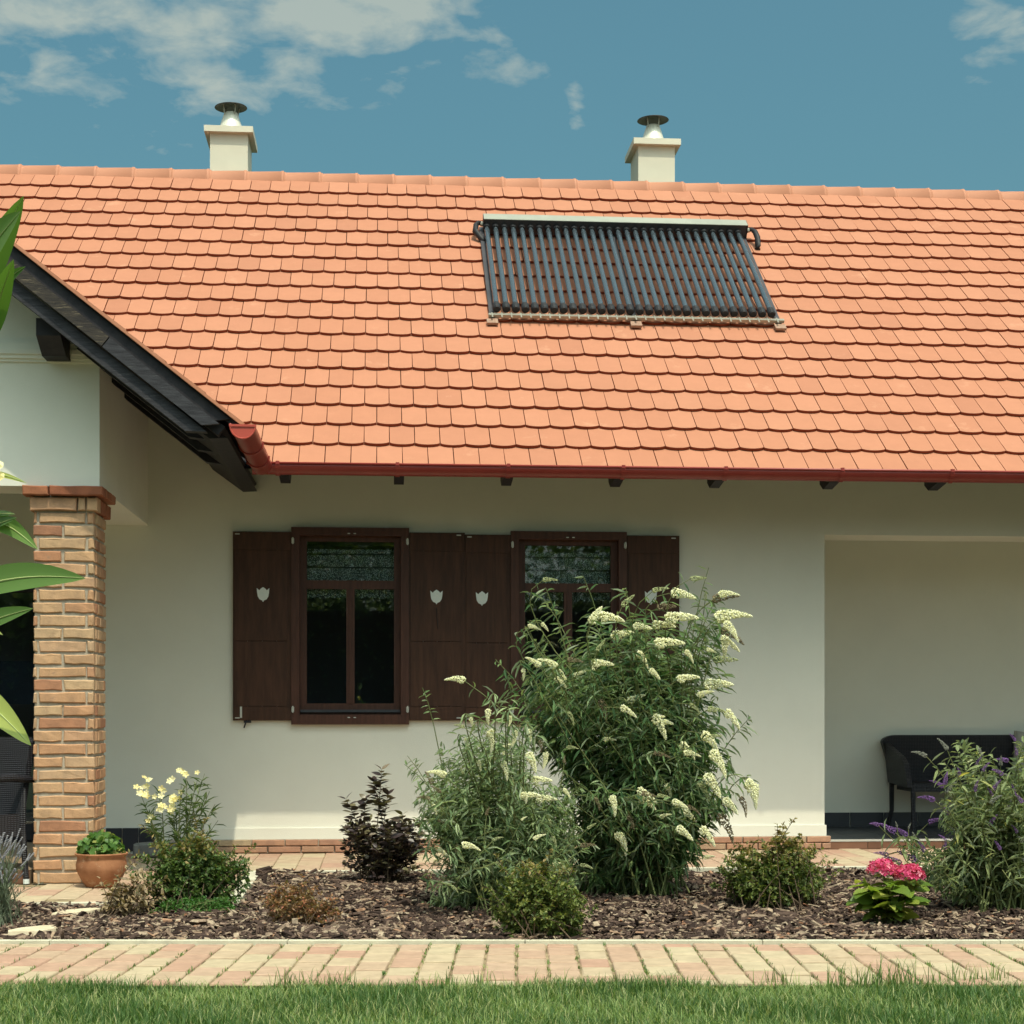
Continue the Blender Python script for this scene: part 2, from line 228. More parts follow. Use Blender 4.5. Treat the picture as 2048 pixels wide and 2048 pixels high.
# ------------------------------------------------------------------ building helpers
WM = {}
def link(o, parent=None, world=None):
    world = world or Matrix.Identity(4); COL.objects.link(o)
    if parent is not None:
        o.parent = parent; o.matrix_parent_inverse = WM[parent.name].inverted()
    o.matrix_basis = world; WM[o.name] = world; return o
def tag(o, label=None, cat=None, group=None, kind=None):
    if label: o['label'] = label
    if cat: o['category'] = cat
    if group: o['group'] = group
    if kind: o['kind'] = kind
    return o
def thing(name, loc, label, cat, group=None):
    o = bpy.data.objects.new(name, None); o.empty_display_size = 0.1
    link(o, None, Matrix.Translation(Vector(loc))); return tag(o, label, cat, group)
class MB:
    def __init__(s): s.v = []; s.f = []
    def add(s, vs, fs):
        n = len(s.v); s.v += [tuple(p) for p in vs]; s.f += [tuple(i + n for i in f) for f in fs]; return s
    def box(s, x0, x1, y0, y1, z0, z1):
        return s.add([(x0, y0, z0), (x1, y0, z0), (x1, y1, z0), (x0, y1, z0), (x0, y0, z1), (x1, y0, z1), (x1, y1, z1), (x0, y1, z1)],
                     [(0, 3, 2, 1), (4, 5, 6, 7), (0, 1, 5, 4), (1, 2, 6, 5), (2, 3, 7, 6), (3, 0, 4, 7)])
    def hexa(s, p):      # eight corners ordered as box
        return s.add(p, [(0, 3, 2, 1), (4, 5, 6, 7), (0, 1, 5, 4), (1, 2, 6, 5), (2, 3, 7, 6), (3, 0, 4, 7)])
    def prism(s, poly, fn, a, b):   # poly 2-D, fn(p, t) -> 3-D, between t=a and t=b
        n = len(poly); vs = [fn(p, a) for p in poly] + [fn(p, b) for p in poly]
        return s.add(vs, [tuple(range(n))[::-1], tuple(range(n, 2 * n))] + [(i, (i + 1) % n, n + (i + 1) % n, n + i) for i in range(n)])
    def tube(s, path, rad, n=8, cap=True):
        path = [Vector(p) for p in path]; k = len(path)
        if not hasattr(rad, '__len__'): rad = [rad] * k
        up = Vector((0.12, 0.31, 0.94)).normalized(); vs = []
        for i, p in enumerate(path):
            t = (path[min(i + 1, k - 1)] - path[max(i - 1, 0)]).normalized()
            a = t.cross(up)
            if a.length < 1e-3: a = t.cross(Vector((1, 0, 0)))
            a.normalize(); b = t.cross(a)
            for j in range(n):
                w = 2 * math.pi * j / n; vs.append(p + (a * math.cos(w) + b * math.sin(w)) * rad[i])
        fs = [(i * n + j, i * n + (j + 1) % n, (i + 1) * n + (j + 1) % n, (i + 1) * n + j) for i in range(k - 1) for j in range(n)]
        if cap: fs += [tuple(range(n))[::-1], tuple(range((k - 1) * n, k * n))]
        return s.add(vs, fs)
    def lathe(s, prof, c, n=24, a0=0, a1=2 * math.pi, closed=True):
        m = len(prof); seg = n if closed else n + 1; vs = []
        for i in range(seg):
            w = a0 + (a1 - a0) * i / n
            for r, z in prof: vs.append((c[0] + r * math.cos(w), c[1] + r * math.sin(w), c[2] + z))
        fs = []
        for i in range(n):
            i2 = (i + 1) % seg
            for j in range(m - 1): fs.append((i * m + j, i2 * m + j, i2 * m + j + 1, i * m + j + 1))
        return s.add(vs, fs)
    def mesh(s, name, mat, smooth=False):
        me = bpy.data.meshes.new(name); me.from_pydata(s.v, [], s.f); me.materials.append(M[mat])
        if smooth: me.polygons.foreach_set('use_smooth', [True] * len(me.polygons))
        me.update(); return me
    def build(s, name, mat, parent=None, smooth=False, world=None):
        return link(bpy.data.objects.new(name, s.mesh(name, mat, smooth)), parent, world)
def inst(name, me, parent, world):
    return link(bpy.data.objects.new(name, me), parent, world)
def bulk(name, tv, tf, A, P, rnd, mat, parent=None, smooth=False):
    """one mesh of many small pieces: template verts tv (k,3), triangle/quad faces tf, matrices A (n,3,3), places P (n,3)"""
    tv = np.asarray(tv, float); n = len(P); k = len(tv)
    V = (np.einsum('nij,kj->nki', A, tv) + P[:, None, :]).reshape(-1, 3)
    me = bpy.data.meshes.new(name)
    lt = np.array([len(f) for f in tf]); fl = np.concatenate([np.array(f) for f in tf])
    loops = (fl[None, :] + (np.arange(n) * k)[:, None]).ravel(); tot = np.tile(lt, n); st = np.concatenate([[0], np.cumsum(tot)[:-1]])
    me.vertices.add(len(V)); me.vertices.foreach_set('co', V.ravel().astype(np.float32))
    me.loops.add(len(loops)); me.loops.foreach_set('vertex_index', loops.astype(np.int32))
    me.polygons.add(len(tot)); me.polygons.foreach_set('loop_start', st.astype(np.int32))
    at = me.attributes.new('rnd', 'FLOAT', 'POINT'); at.data.foreach_set('value', np.repeat(rnd, k).astype(np.float32))
    me.materials.append(M[mat])
    me.update(calc_edges=True)
    me.polygons.foreach_set('use_smooth', np.full(len(tot), bool(smooth)))
    return link(bpy.data.objects.new(name, me), parent)
def frames(d, up, roll=None):
    """rotation matrices with x along d, z near up"""
    d = d / np.linalg.norm(d, axis=1, keepdims=True)
    y = np.cross(up, d); ln = np.linalg.norm(y, axis=1, keepdims=True); y = np.where(ln < 1e-4, np.array([[0, 1, 0.]]), y / np.maximum(ln, 1e-6))
    z = np.cross(d, y)
    if roll is not None:
        c, s = np.cos(roll)[:, None], np.sin(roll)[:, None]; y, z = y * c + z * s, z * c - y * s
    return np.stack([d, y, z], 2)
# leaves: length 1 along x, width 1 along y
LEAF = (np.array([(0, 0, 0), (.33, .5, .03), (.33, -.5, .03), (.33, 0, -.04), (.72, .36, -.04), (.72, -.36, -.04), (.72, 0, -.10), (1, 0, -.24)]),
        [(0, 3, 1), (0, 2, 3), (1, 3, 6, 4), (2, 5, 6, 3), (4, 6, 7), (5, 7, 6)])
LEAF_S = (np.array([(0, 0, 0), (.45, .5, .02), (.45, -.5, .02), (1, 0, -.12)]), [(0, 2, 3, 1)])
def put_leaves(name, P, D, ln, wd, mat, parent, tmpl=LEAF, roll=0.5, rnd=None, upj=0.35):
    n = len(P); up = np.tile(np.array([[0, 0, 1.]]), (n, 1)) + rng.normal(0, upj, (n, 3))
    A = frames(D, up, rng.normal(0, roll, n)); S = np.stack([ln, wd, ln], 1)
    A = A * S[:, None, :]
    o = bulk(name, tmpl[0], tmpl[1], A, P, rng.random(n) if rnd is None else rnd, mat, parent)
    o['kind'] = 'stuff'; return o
def bez(p0, p1, p2, t):
    t = np.asarray(t)[:, None]; return (1 - t) ** 2 * p0 + 2 * t * (1 - t) * p1 + t ** 2 * p2
def bezd(p0, p1, p2, t):
    t = np.asarray(t)[:, None]; return 2 * (1 - t) * (p1 - p0) + 2 * t * (p2 - p1)

# ------------------------------------------------------------------ ground, lawn, paths
YW = 12.97                                   # front face of the main wall
def flat(name, pts, z, mat, kind='structure', label=None, cat=None):
    o = MB().add([(p[0], p[1], z) for p in pts], [tuple(range(len(pts)))]).build(name, mat); return tag(o, label, cat, None, kind)
flat('ground', [(-400, -400), (400, -400), (400, 400), (-400, 400)], -0.06, 'ground', label='flat garden ground around the house', cat='ground')
D0, D1 = 6.70, 7.86                          # front path: distances from the camera
flat('lawn', [cf(-9, -6), cf(9, -6), cf(9, D0), cf(-9, D0)], -0.02, 'lawn', label='green lawn in front of the paved path', cat='lawn')
XS = G(493, 1778)[0]; YB = G(800, 1745)[1]; YL = G(100, 1811)[1]
flat('garden_bed', [cf(-9, D1), cf(9, D1), (9, YB), (XS, YB), (XS, YL), (-9, YL)], -0.02, 'soil', label='planting bed soil between path and house', cat='soil')
def chamfer_box(mb, lx, ly, lz, c, jit=0.0, top=0.0):
    """box centred in x,y with its top at z=0 and softened upper edges"""
    def j(): return random.uniform(-jit, jit)
    b = [(-lx / 2, -ly / 2), (lx / 2, -ly / 2), (lx / 2, ly / 2), (-lx / 2, ly / 2)]
    vs = [(x + j(), y + j(), -lz) for x, y in b] + [(x + j(), y + j(), -c) for x, y in b] + [(x * (1 - 2 * c / lx) + j(), y * (1 - 2 * c / ly) + j(), j() * .3) for x, y in b]
    fs = [(8, 9, 10, 11)]
    for k in (0, 4):
        for i in range(4): fs.append((k + i, k + (i + 1) % 4, k + 4 + (i + 1) % 4, k + 4 + i))
    return mb.add(vs, fs)
PW, PL = 0.1345, 0.235
pvar = [chamfer_box(MB(), PW - 0.010, PL - 0.024, 0.05, 0.005, 0.0018).mesh('paver', 'paver') for _ in range(5)]
path = flat('path', [cf(-4.2, D0), cf(4.2, D0), cf(4.2, D1), cf(-4.2, D1)], -0.008, 'joint', label='narrow path of pale and pink pavers beside the lawn', cat='path')
camrot = Matrix.Rotation(-PHI, 4, 'Z')
npv = 0
for i in range(-31, 32):
    r = i * PW + 0.03; off = (i % 2) * PL * 0.5 + random.uniform(-0.02, 0.02); d = D0 - off + PL / 2
    while d - PL / 2 < D1:
        a, b = max(d - PL / 2, D0), min(d + PL / 2, D1)
        if b - a > 0.04:
            x, y = cf(r, (a + b) / 2)
            if abs(a - d + PL / 2) < 1e-6 and abs(b - d - PL / 2) < 1e-6: me = random.choice(pvar)
            else: me = chamfer_box(MB(), PW - 0.010, b - a - 0.024, 0.05, 0.005, 0.0015).mesh('paver', 'paver')
            o = inst('paver', me, path, Matrix.Translation((x, y, random.uniform(-0.002, 0.003))) @ camrot @ Matrix.Rotation(random.uniform(-.01, .01), 4, 'Z')); npv += 1
        d += PL
def strip(name, p, q, w, z0, z1, mat, label, cat='kerb'):
    p = Vector(p); q = Vector(q); t = (q - p).normalized(); nrm = Vector((-t.y, t.x)) * w / 2
    root = None; n = max(1, int((q - p).length / 1.0)); mb = MB()
    for i in range(n):
        a = p + (q - p) * (i / n) + t * 0.002; b = p + (q - p) * ((i + 1) / n) - t * 0.002
        mb.hexa([(*(a + nrm), z0), (*(b + nrm), z0), (*(b - nrm), z0), (*(a - nrm), z0), (*(a + nrm), z1), (*(b + nrm), z1), (*(b - nrm), z1), (*(a - nrm), z1)])
    o = mb.build(name, mat); tag(o, label, cat, None, 'structure'); return o
strip('bed_edging', cf(-4.4, D1 + .03), cf(4.4, D1 + .03), 0.05, -0.06, 0.012, 'kerb', 'pale edging strip between front path and bark mulch')
strip('bed_edging', (XS - .06, YB + .04), (8.9, YB + .04), 0.08, -0.06, 0.012, 'kerb', 'pale edging strip along the inner paving by the wall')
strip('bed_edging', (XS - .02, YL), (XS - .02, YB), 0.08, -0.06, 0.014, 'kerb', 'short pale edging strip running towards the house at the left')
strip('bed_edging', (-6, YL + .03), (XS - .06, YL + .03), 0.07, -0.06, 0.012, 'kerb', 'pale edging strip in front of the brick pillar paving')
# paving along the wall and in front of the left wing
paving = flat('paving', [(-6, YL + .06), (XS - .06, YL + .06), (XS - .06, YB + .08), (8.9, YB + .08), (8.9, YW + 1.6), (-6, YW + .3)], -0.006, 'joint', label='paving of warm pavers along the house wall', cat='paving')
iv = [chamfer_box(MB(), 0.165 - 0.006, 0.33 - 0.006, 0.05, 0.004, 0.001).mesh('paver', 'paver') for _ in range(4)]
cnt = 0
for i in range(-22, 40):
    for j in range(-6, 7):
        x = i * 0.165; y = YB + .25 + j * 0.33 + (i % 2) * 0.165
        if y > YW - .02: continue
        if x > XS - .15 and y < YB + .24: continue
        if x <= XS - .15 and (y < YL + .22): continue
        if x > 5.6 or x < -3.3 or (x < XS - .15 and y > 10.7 and x < -1.95): continue
        inst('paver', random.choice(iv), paving, Matrix.Translation((x, y, random.uniform(-.001, .002)))); cnt += 1

# ------------------------------------------------------------------ the house
house = thing('house', (1.0, YW, 0), 'cream rendered house with orange tiled roof and left gable wing', 'house')
TH = math.atan(2660 / 3400); SN, CS = math.sin(TH), math.cos(TH); TN = SN / CS
EX = 0.2945; TWD = 0.1805; YE = 11.918; ZE = H + 1.7016; NROW = 18; LR = 5.42
def rp(x, l, n=0.0): return (x, YE + l * CS - n * SN, ZE + l * SN + n * CS)      # a point of the main roof: along, up the slope, off it
YR, ZR = YE + LR * CS, ZE + LR * SN
# walls: front wall with window holes is built round the openings
def wx(u): return U(u, 1250, YW)[0]
wins = []
for (u0, u1, v0, v1) in ((583, 818, 1056, 1449), (1021, 1252, 1064, 1450)):
    um = (u0 + u1) / 2
    wins.append((wx(u0), wx(u1), U(um, v1, YW)[2], U(um, v0, YW)[2]))
XPL = U(335, 1690, YW)[0]; XC = U(1649, 1400, YW)[0]                                # right corner, beginning of the porch
ZL = U(1800, 1071, YW)[2]                                # underside of the porch lintel
XWL = U(150, 1300, YW)[0]; ZT = ZE + 0.55; WT = 0.42
mb = MB()
xs = [XWL] + [a for w in wins for a in (w[0] + .05, w[1] - .05)] + [XC]
for i in range(0, len(xs), 2): mb.box(xs[i], xs[i + 1], YW, YW + WT, 0.0, ZT)
for w in wins:
    mb.box(w[0] + .05, w[1] - .05, YW, YW + WT, 0.0, w[2] + .05); mb.box(w[0] + .05, w[1] - .05, YW, YW + WT, w[3] - .05, ZT)
mb.box(XC, 8.2, YW, YW + WT, ZL, ZT)
wall = mb.build('wall', 'stucco', house)
YBK = 14.4; ZPF = H - 0.977 * 1.0                         # porch back wall, porch floor level
ZPF = U(1800, 1679, YW)[2]
mb = MB(); mb.box(XC - .4, 8.2, YBK, YBK + .3, 0, ZT + .3)
mb.box(8.0, 8.2, YW + WT, YBK, 0, ZT + .3); mb.box(XC - .42, XC, YW + WT, YBK, 0, ZT + .3)
mb.build('porch_wall', 'stucco', house)
mb = MB(); mb.box(XC, 8.0, YW + WT, YBK, ZL + .35, ZL + .45); mb.build('porch_ceiling', 'stucco', house)
mb = MB(); mb.box(XPL + .04, XC + .012, YW - .014, YW + .01, 0.1, U(1600, 1650, YW)[2]); mb.build('wall_base', 'stucco', house)
# plinth bricks
zb0, zb1 = 0.0, U(1600, 1671, YW)[2]
pl = MB().box(XPL, XC + .036, YW - .03, YW - .004, 0.0, zb1 - .002).build('plinth', 'mortar', house)
def brickmesh(name, mat, lx, ly, lz, j=0.002, c=0.004):
    """brick centred at origin, rough edges"""
    mb = MB(); vs = []
    for sz in (-1, 1):
        for sx, sy in ((-1, -1), (1, -1), (1, 1), (-1, 1)): vs.append((sx * (lx / 2 - c), sy * (ly / 2), sz * (lz / 2 - c)))
    def J(): return random.uniform(-j, j)
    hx, hy, hz = lx / 2, ly / 2, lz / 2; vs = []; fs = []
    # front and back rings plus bevel ring
    ring = [(-hx, -hz), (-hx * .3, -hz), (hx * .35, -hz), (hx, -hz), (hx, hz), (hx * .3, hz), (-hx * .35, hz), (-hx, hz)]
    ring = [(x + J(), z + J()) for x, z in ring]; n = len(ring)
    for y, k in ((-hy, c), (-hy + c, 0), (hy - c, 0), (hy, c)):
        for x, z in ring: vs.append((x - math.copysign(k, x), y + (J() * .4 if k else 0), z - math.copysign(k, z)))
    fs.append(tuple(range(n))); fs.append(tuple(range(3 * n, 4 * n))[::-1])
    for r in range(3):
        for i in range(n): fs.append((r * n + i, (r + 1) * n + i, (r + 1) * n + (i + 1) % n, r * n + (i + 1) % n))
    return mb.add(vs, fs).mesh(name, mat)
hb = (zb1 - 0.004) / 2
for c in range(2):
    x = XPL - (0.12 if c else 0)
    while x < XC + .03:
        ln = 0.25
        x1 = min(x + ln, XC + .04)
        if x1 - x > 0.05 and x > XPL - .01:
            me = brickmesh('brick', 'plinth', x1 - x - .010, 0.045, hb - .008, 0.0015)
            inst('brick', me, pl, Matrix.Translation(((x + x1) / 2, YW - .032 + random.uniform(-.002, .002), 0.003 + hb * (c + .5))))
        x += ln
# porch floor, step and skirting
fl = MB().box(XC - .02, 8.0, YW + .0, YBK, -0.02, ZPF - .012).build('porch_floor', 'grout', house)
tmesh = MB().box(-.1475, .1475, -.1475, .1475, -.01, 0).mesh('floor_tile', 'dark_tile')
for i in range(8):
    for j in range(5): inst('floor_tile', tmesh, fl, Matrix.Translation((XC + .15 + i * .3, YW + .15 + j * .3, ZPF)))
for i in range(9): inst('step_tile', MB().box(-.147, .147, -.01, 0, -.0, ZPF - .014).mesh('step_tile', 'brown_tile'), fl, Matrix.Translation((XC + .19 + i * .3, YW, 0.0)))
MB().box(XC + .04, 8, YW - .014, YW + .012, ZPF - .012, ZPF + .003).build('step_trim', 'white_metal', fl)
for i in range(8): MB().box(XC + .005 + i * .3, XC + .297 + i * .3, YBK - .014, YBK, ZPF + .002, ZPF + .125).build('skirting_tile', 'dark_tile', fl)
# dark skirting tiles at the left end of the wall, seen behind the pot
xs0 = U(212, 1660, YW)[0]; xs1 = U(310, 1660, YW)[0]
for i in range(3):
    a = xs0 + (xs1 - xs0) * i / 3; b = xs0 + (xs1 - xs0) * (i + 1) / 3
    MB().box(a + .002, b - .003, YW - .012, YW + .002, 0.02, U(260, 1656, YW)[2]).build('skirting_tile', 'dark_tile', house)
# ---- main roof: deck, tiles, ridge tiles
XL0, XR0 = -5.6, 8.5
XEV = U(520, 900, 11.0)[0]                    # wing eave line (x)
deck = MB()
deck.add([rp(XEV - .22, -.0, -.03), rp(XR0, -.0, -.03), rp(XR0, LR, -.03), rp(XEV - .22 - LR * CS, LR, -.03), (XR0, 2 * YR - YE, ZE - .03), (XL0, 2 * YR - YE, ZE - .03)], [(0, 1, 2, 3), (3, 2, 4, 5)])
roof = deck.build('roof', 'dark_wood', house)
def tile_mesh():
    w = TWD / 2 - 0.0021; t = 0.022; n = 8; L1 = EX + 0.045; sag = 0.026
    lo = [(-w + 2 * w * i / n, -sag * (1 - (2 * i / n - 1) ** 2) ** 0.8 if True else 0) for i in range(n + 1)]
    lift0, lift1 = 0.029, 0.0
    def P(x, l, top): return rp_local(x, l, (lift0 + (lift1 - lift0) * (l + sag) / (L1 + sag)) + (0 if top else -t))
    def rp_local(x, l, nn): return (x, l * CS - nn * SN, l * SN + nn * CS)
    vs = []; c = 0.003
    for x, l in lo: vs.append(P(x * .985, l + c, True))
    for x, l in lo: q = P(x, l, True); vs.append((q[0], q[1] + c * SN * .7, q[2] - c * CS * .7))
    for x, l in lo: vs.append(P(x, l, False))
    k = len(vs); vs += [P(-w, L1, True), P(w, L1, True), P(w, L1, False), P(-w, L1, False)]; m = n + 1
    fs = [tuple(range(m)) + (k + 1, k)]
    for i in range(n): fs += [(i, m + i, m + i + 1, i + 1), (m + i, 2 * m + i, 2 * m + i + 1, m + i + 1)]
    fs += [(0, k, k + 3, 2 * m, m), (n, m + n, 2 * m + n, k + 2, k + 1)]
    return vs, fs
tv, tf = tile_mesh(); TM = MB().add(tv, tf).mesh('roof_tile', 'tile'); TM.materials.append(M['tile_edge_shade']); NFT = len(tf)
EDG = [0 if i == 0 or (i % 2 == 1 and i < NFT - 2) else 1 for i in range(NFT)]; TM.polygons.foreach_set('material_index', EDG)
xj = U(804.8, 915, rp(0, 0.1)[1])[0]           # a joint of the lowest row
def proj(p):
    r = p[0] * cR[0] + p[1] * cR[1]; d = p[0] * cF[0] + p[1] * cF[1]
    return PX + F * r / d, YH - F * (p[2] - H) / d
single, rest = [], []
for j in range(NROW):
    l = j * EX; yc = YE + l * CS
    for i in range(-40, 60):
        x = xj + (i + 0.5) * TWD + (j % 2) * TWD / 2
        if x < XL0 or x > XR0 or x < XEV - (yc - YE) - 0.12: continue
        p = rp(x, l); u, v = proj(p); barge = 472 + 0.784 * u - 30
        inview = -20 < u < 2060 and v < barge + 25 and not (985 < u < 1540 and 450 < v < 620)
        (single if inview and len(single) < 300 else rest).append((p, random.uniform(-.0015, .0022), random.uniform(-.004, .004), random.uniform(-.003, .003)))
def tmat(t):
    p, dn, rz, dl = t
    return Matrix.Translation((p[0] + random.uniform(-.0006, .0006), p[1] + dl * CS - dn * SN, p[2] + dl * SN + dn * CS)) @ Matrix.Rotation(rz, 4, Vector((0, -SN, CS)))
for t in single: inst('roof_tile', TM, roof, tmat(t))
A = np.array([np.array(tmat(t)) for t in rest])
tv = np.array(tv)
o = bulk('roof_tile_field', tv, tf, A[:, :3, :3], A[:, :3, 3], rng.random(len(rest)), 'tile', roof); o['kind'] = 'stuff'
o.data.materials.append(M['tile_edge_shade']); o.data.polygons.foreach_set('material_index', EDG * len(rest))
def ridge_mesh():
    mb = MB(); n = 10; prof = [(0, .100), (0.355, .108), (0.357, .112), (0.380, .113), (0.382, .105), (.40, .10)]
    vs = []; fs = []
    for x, r in prof:
        for i in range(n + 1):
            w = math.pi * (i / n); vs.append((x, -r * math.cos(w) * 1.12, r * math.sin(w) * .95 - .05 * abs(math.cos(w)) ** 3))
    for k in range(len(prof) - 1):
        for i in range(n): fs.append((k * (n + 1) + i, (k + 1) * (n + 1) + i, (k + 1) * (n + 1) + i + 1, k * (n + 1) + i + 1))
    return mb.add(vs, fs).mesh('ridge_tile', 'ridge', False)
RM = ridge_mesh(); x = XL0 + 1.2
RM.polygons.foreach_set('use_smooth', [True] * len(RM.polygons))
while x < XR0:
    inst('ridge_tile', RM, roof, Matrix.Translation((x, YR, ZR - .068 + random.uniform(-.002, .002))) @ Matrix.Rotation(R(-.7), 4, 'Y')); x += 0.346
# ---- chimneys
def chimney(u0, u1, vcap0, vcap1, uc0, uc1, name_label):
    Yc = YR + .17; x0 = U(u0, 320, Yc)[0]; x1 = U(u1, 320, Yc)[0]; dpt = .50
    zc0 = U(u0, vcap1, Yc - .05)[2]; zc1 = U(u0, vcap0, Yc - .05)[2]
    ch = MB().box(x0, x1, Yc, Yc + dpt, ZR - .7, zc0).build('chimney', 'chimney', house); ch['label'] = name_label
    ov = .052
    mb = MB().box(x0 - ov, x1 + ov, Yc - ov, Yc + dpt + ov, zc0, zc1); mb.build('cap_slab', 'chimney', ch)
    cx, cy = (x0 + x1) / 2, Yc + dpt / 2 - .03; s = 16.2 / F
    prof = [(.132, 0.004), (.128, .01), (.066, .205), (.063, .212), (.057, .209), (.057, .0)]
    MB().lathe(prof, (cx, cy, zc1), 28).build('flue_cone', 'flue', ch, True)
    zt = zc1 + .262
    for a in (0.6, 2.2, 3.9, 5.3):
        p = (cx + .075 * math.cos(a), cy + .075 * math.sin(a), zc1 + .18); q = (cx + .09 * math.cos(a), cy + .09 * math.sin(a), zt + .012)
        MB().tube([p, q], .006, 6).build('strut', 'steel', ch)
    MB().lathe([(0.001, .034), (.06, .028), (.152, .005), (.156, 0), (.152, -.002), (.06, .018), (.001, .024)], (0, 0, 0), 32).build('rain_cap', 'cowl', ch, True, Matrix.Translation((cx, cy, zt)) @ Matrix.Rotation(R(-1.5), 4, 'Y'))
chimney(420, 495.5, 250, 262, 0, 0, 'cream chimney left of the solar collector')
chimney(1276.6, 1349.6, 275, 287, 0, 0, 'cream chimney above the solar collector')
# ---- main gutter and rafter tails
def half_round(path_fn, a, b, r, name, mat, parent, n=12):
    mb = MB(); vs = []; fs = []; ts = (a, b)
    prof = [(r * math.cos(w), -r * math.sin(w)) for w in [math.pi * i / n for i in range(n + 1)]]
    inner = [((r - .004) * math.cos(w), -(r - .004) * math.sin(w)) for w in [math.pi * i / n for i in range(n + 1)]][::-1]
    poly = prof + inner
    for t in ts: vs += [path_fn(p, t) for p in poly]
    k = len(poly); fs = [(i, (i + 1) % k, k + (i + 1) % k, k + i) for i in range(k)]
    mb.add(vs, fs)
    # rolled front bead
    for e in ((-r, .004), ): mb.tube([path_fn(e, a), path_fn(e, b)], .009, 8)
    return mb.build(name, mat, parent, True)
GR = 0.068; YGc = YE - .022; ZGt = U(1300, 940, YGc)[2] + .004
XG0 = U(545, 940, YGc)[0] + .02
gut = half_round(lambda p, t: (t, YGc + p[0], ZGt + p[1]), U(505, 940, YGc)[0], 8.45, GR, 'gutter', 'gutter', house)
for uu in (555, 795, 1017, 1247, 1452, 1685, 1905):
    xx = U(uu, 940, YGc - GR)[0]; mb = MB(); vs = []
    for xo in (-.016, .016):
        for i in range(9):
            w = math.pi * .5 * i / 8; vs.append((xx + xo, YGc - (GR + .007) * math.cos(w), ZGt - (GR + .007) * math.sin(w)))
    fs = [(i, i + 1, 10 + i, 9 + i) for i in range(8)]; mb.add(vs, fs); mb.box(xx - .012, xx + .012, YGc - GR - .012, YGc - GR + .014, ZGt - .004, ZGt + .018)
    mb.build('gutter_bracket', 'gutter', gut)
for uu in (570, 798, 1014, 1233, 1433, 1661, 1873):
    xx = U(uu, 975, YE + .2)[0]
    def rt(p, t): return (xx + t, *rp(0, p[0], p[1])[1:])
    mb = MB(); poly = [(0.02, -.05), (1.6, -.05), (1.6, -.19), (0.34, -.19), (0.27, -.262), (0.17, -.245), (.03, -.10)]
    mb.prism(poly, rt, -.035, .035); mb.build('rafter_tail', 'dark_wood', house)
mb = MB(); mb.add([rp(XEV + .1, 0.03, -.05), rp(7, .03, -.05), rp(7, 1.7, -.05), rp(XEV + .1, 1.7, -.05)], [(0, 1, 2, 3)]); mb.build('soffit_board', 'dark_wood', house)
# ---- left wing: gable wall, beam, barge, roof
YG_ = 10.75; YBG = 10.28
zg0 = U(150, 973, YG_)[2]; xg1 = U(199, 850, YG_)[0]; BD = .38
pb0 = U(0, 470, YBG); pb1 = U(466, 838, YBG)
sl_ = -(pb1[2] - pb0[2]) / (pb1[0] - pb0[0])
WTH = math.atan(sl_); wC, wS = math.cos(WTH), math.sin(WTH)
def wp(s, n, y): return (pb1[0] - s * wC + n * wS, y, pb1[2] + s * wS + n * wC)    # along the wing slope (up-left), off it, depth
xr_ = pb1[0] - 4.2 * wC
def ztop(x): return pb1[2] + (pb1[0] - x) * sl_ - .10
gx0 = -6.5
gw = MB().prism([(gx0, zg0), (xg1, zg0), (xg1, ztop(xg1)), (xr_, ztop(xr_)), (gx0, ztop(xr_) - .5)], lambda p, t: (p[0], t, p[1]), YG_, YG_ + BD).build('gable_wall', 'stucco', house)
MB().prism([(YG_ + BD, zg0), (YW + .02, zg0), (YW + .02, ztop(xg1) - .0), (YG_ + BD, ztop(xg1))], lambda p, t: (t, p[0], p[1]), xg1 - BD, xg1).build('wing_side_wall', 'stucco', house)
# cornice bands
for (va, vb, pr) in ((684, 690, .018), (690, 702, .030), (702, 712, .042), (712, 720, .030), (720, 726, .016)):
    MB().box(gx0, xg1 + .012, YG_ - pr, YG_ + .02, U(150, vb, YG_)[2], U(150, va, YG_)[2]).build('cornice_band', 'stucco', gw)
# terrace room behind: ceiling, dark glazed front, floor slab
MB().box(gx0, xg1 - BD, YG_ + BD, YW, zg0 + .25, zg0 + .33).build('terrace_ceiling', 'dark_wood', house)
xd1 = XWL - .002
MB().box(gx0, xd1, YW + .05, YW + .4, zg0 - .42, ZT).build('terrace_back_wall', 'stucco', house)
gd = MB()
for a, b in ((xd1 - .10, xd1), (xd1 - 1.05, xd1 - .97), (xd1 - 2.0, xd1 - 1.92)): gd.box(a, b, YW + .10, YW + .17, .1, zg0 - .42)
gd.box(gx0, xd1, YW + .10, YW + .17, zg0 - .5, zg0 - .42); gd.box(gx0, xd1, YW + .10, YW + .17, .1, .22); gd.box(gx0, xd1, YW + .102, YW + .168, .78, .86)
gdo = gd.build('terrace_door', 'dark_wood', house)
for i in range(2): MB().box(xd1 - .97 - i * .95 - (.0 if i == 0 else .0), xd1 - .10 - i * .95 , YW + .13, YW + .136, .22, zg0 - .5).build('pane', 'glass', gdo)
zz0, zz1 = U(30, 1408, YW + .3)[2], U(30, 1322, YW + .3)[2]
MB().box(gx0, xd1 - .06, YW + .3, YW + .32, zz0, zz1).build('reflection_panel', 'reflection_panel', gdo)  # blue panel standing in for a reflection in the panes
mb = MB(); mb.box(gx0, xd1 + .3, YW + 1.6, YW + 1.65, 0, ZT); mb.box(xd1 + .0, xd1 + .05, YW + .42, YW + 1.6, 0, ZT); mb.box(gx0, xd1, YW + .4, YW + 1.6, zg0 - .3, zg0 - .25); mb.box(gx0, xd1, YW + .17, YW + 1.6, .05, .1)
mb.build('terrace_room', 'room', house)
ts = MB().box(gx0, U(63, 1740, YG_ + .1)[0], YG_ + .06, YW + .1, -.02, 0.085).build('terrace_slab', 'grout', house)
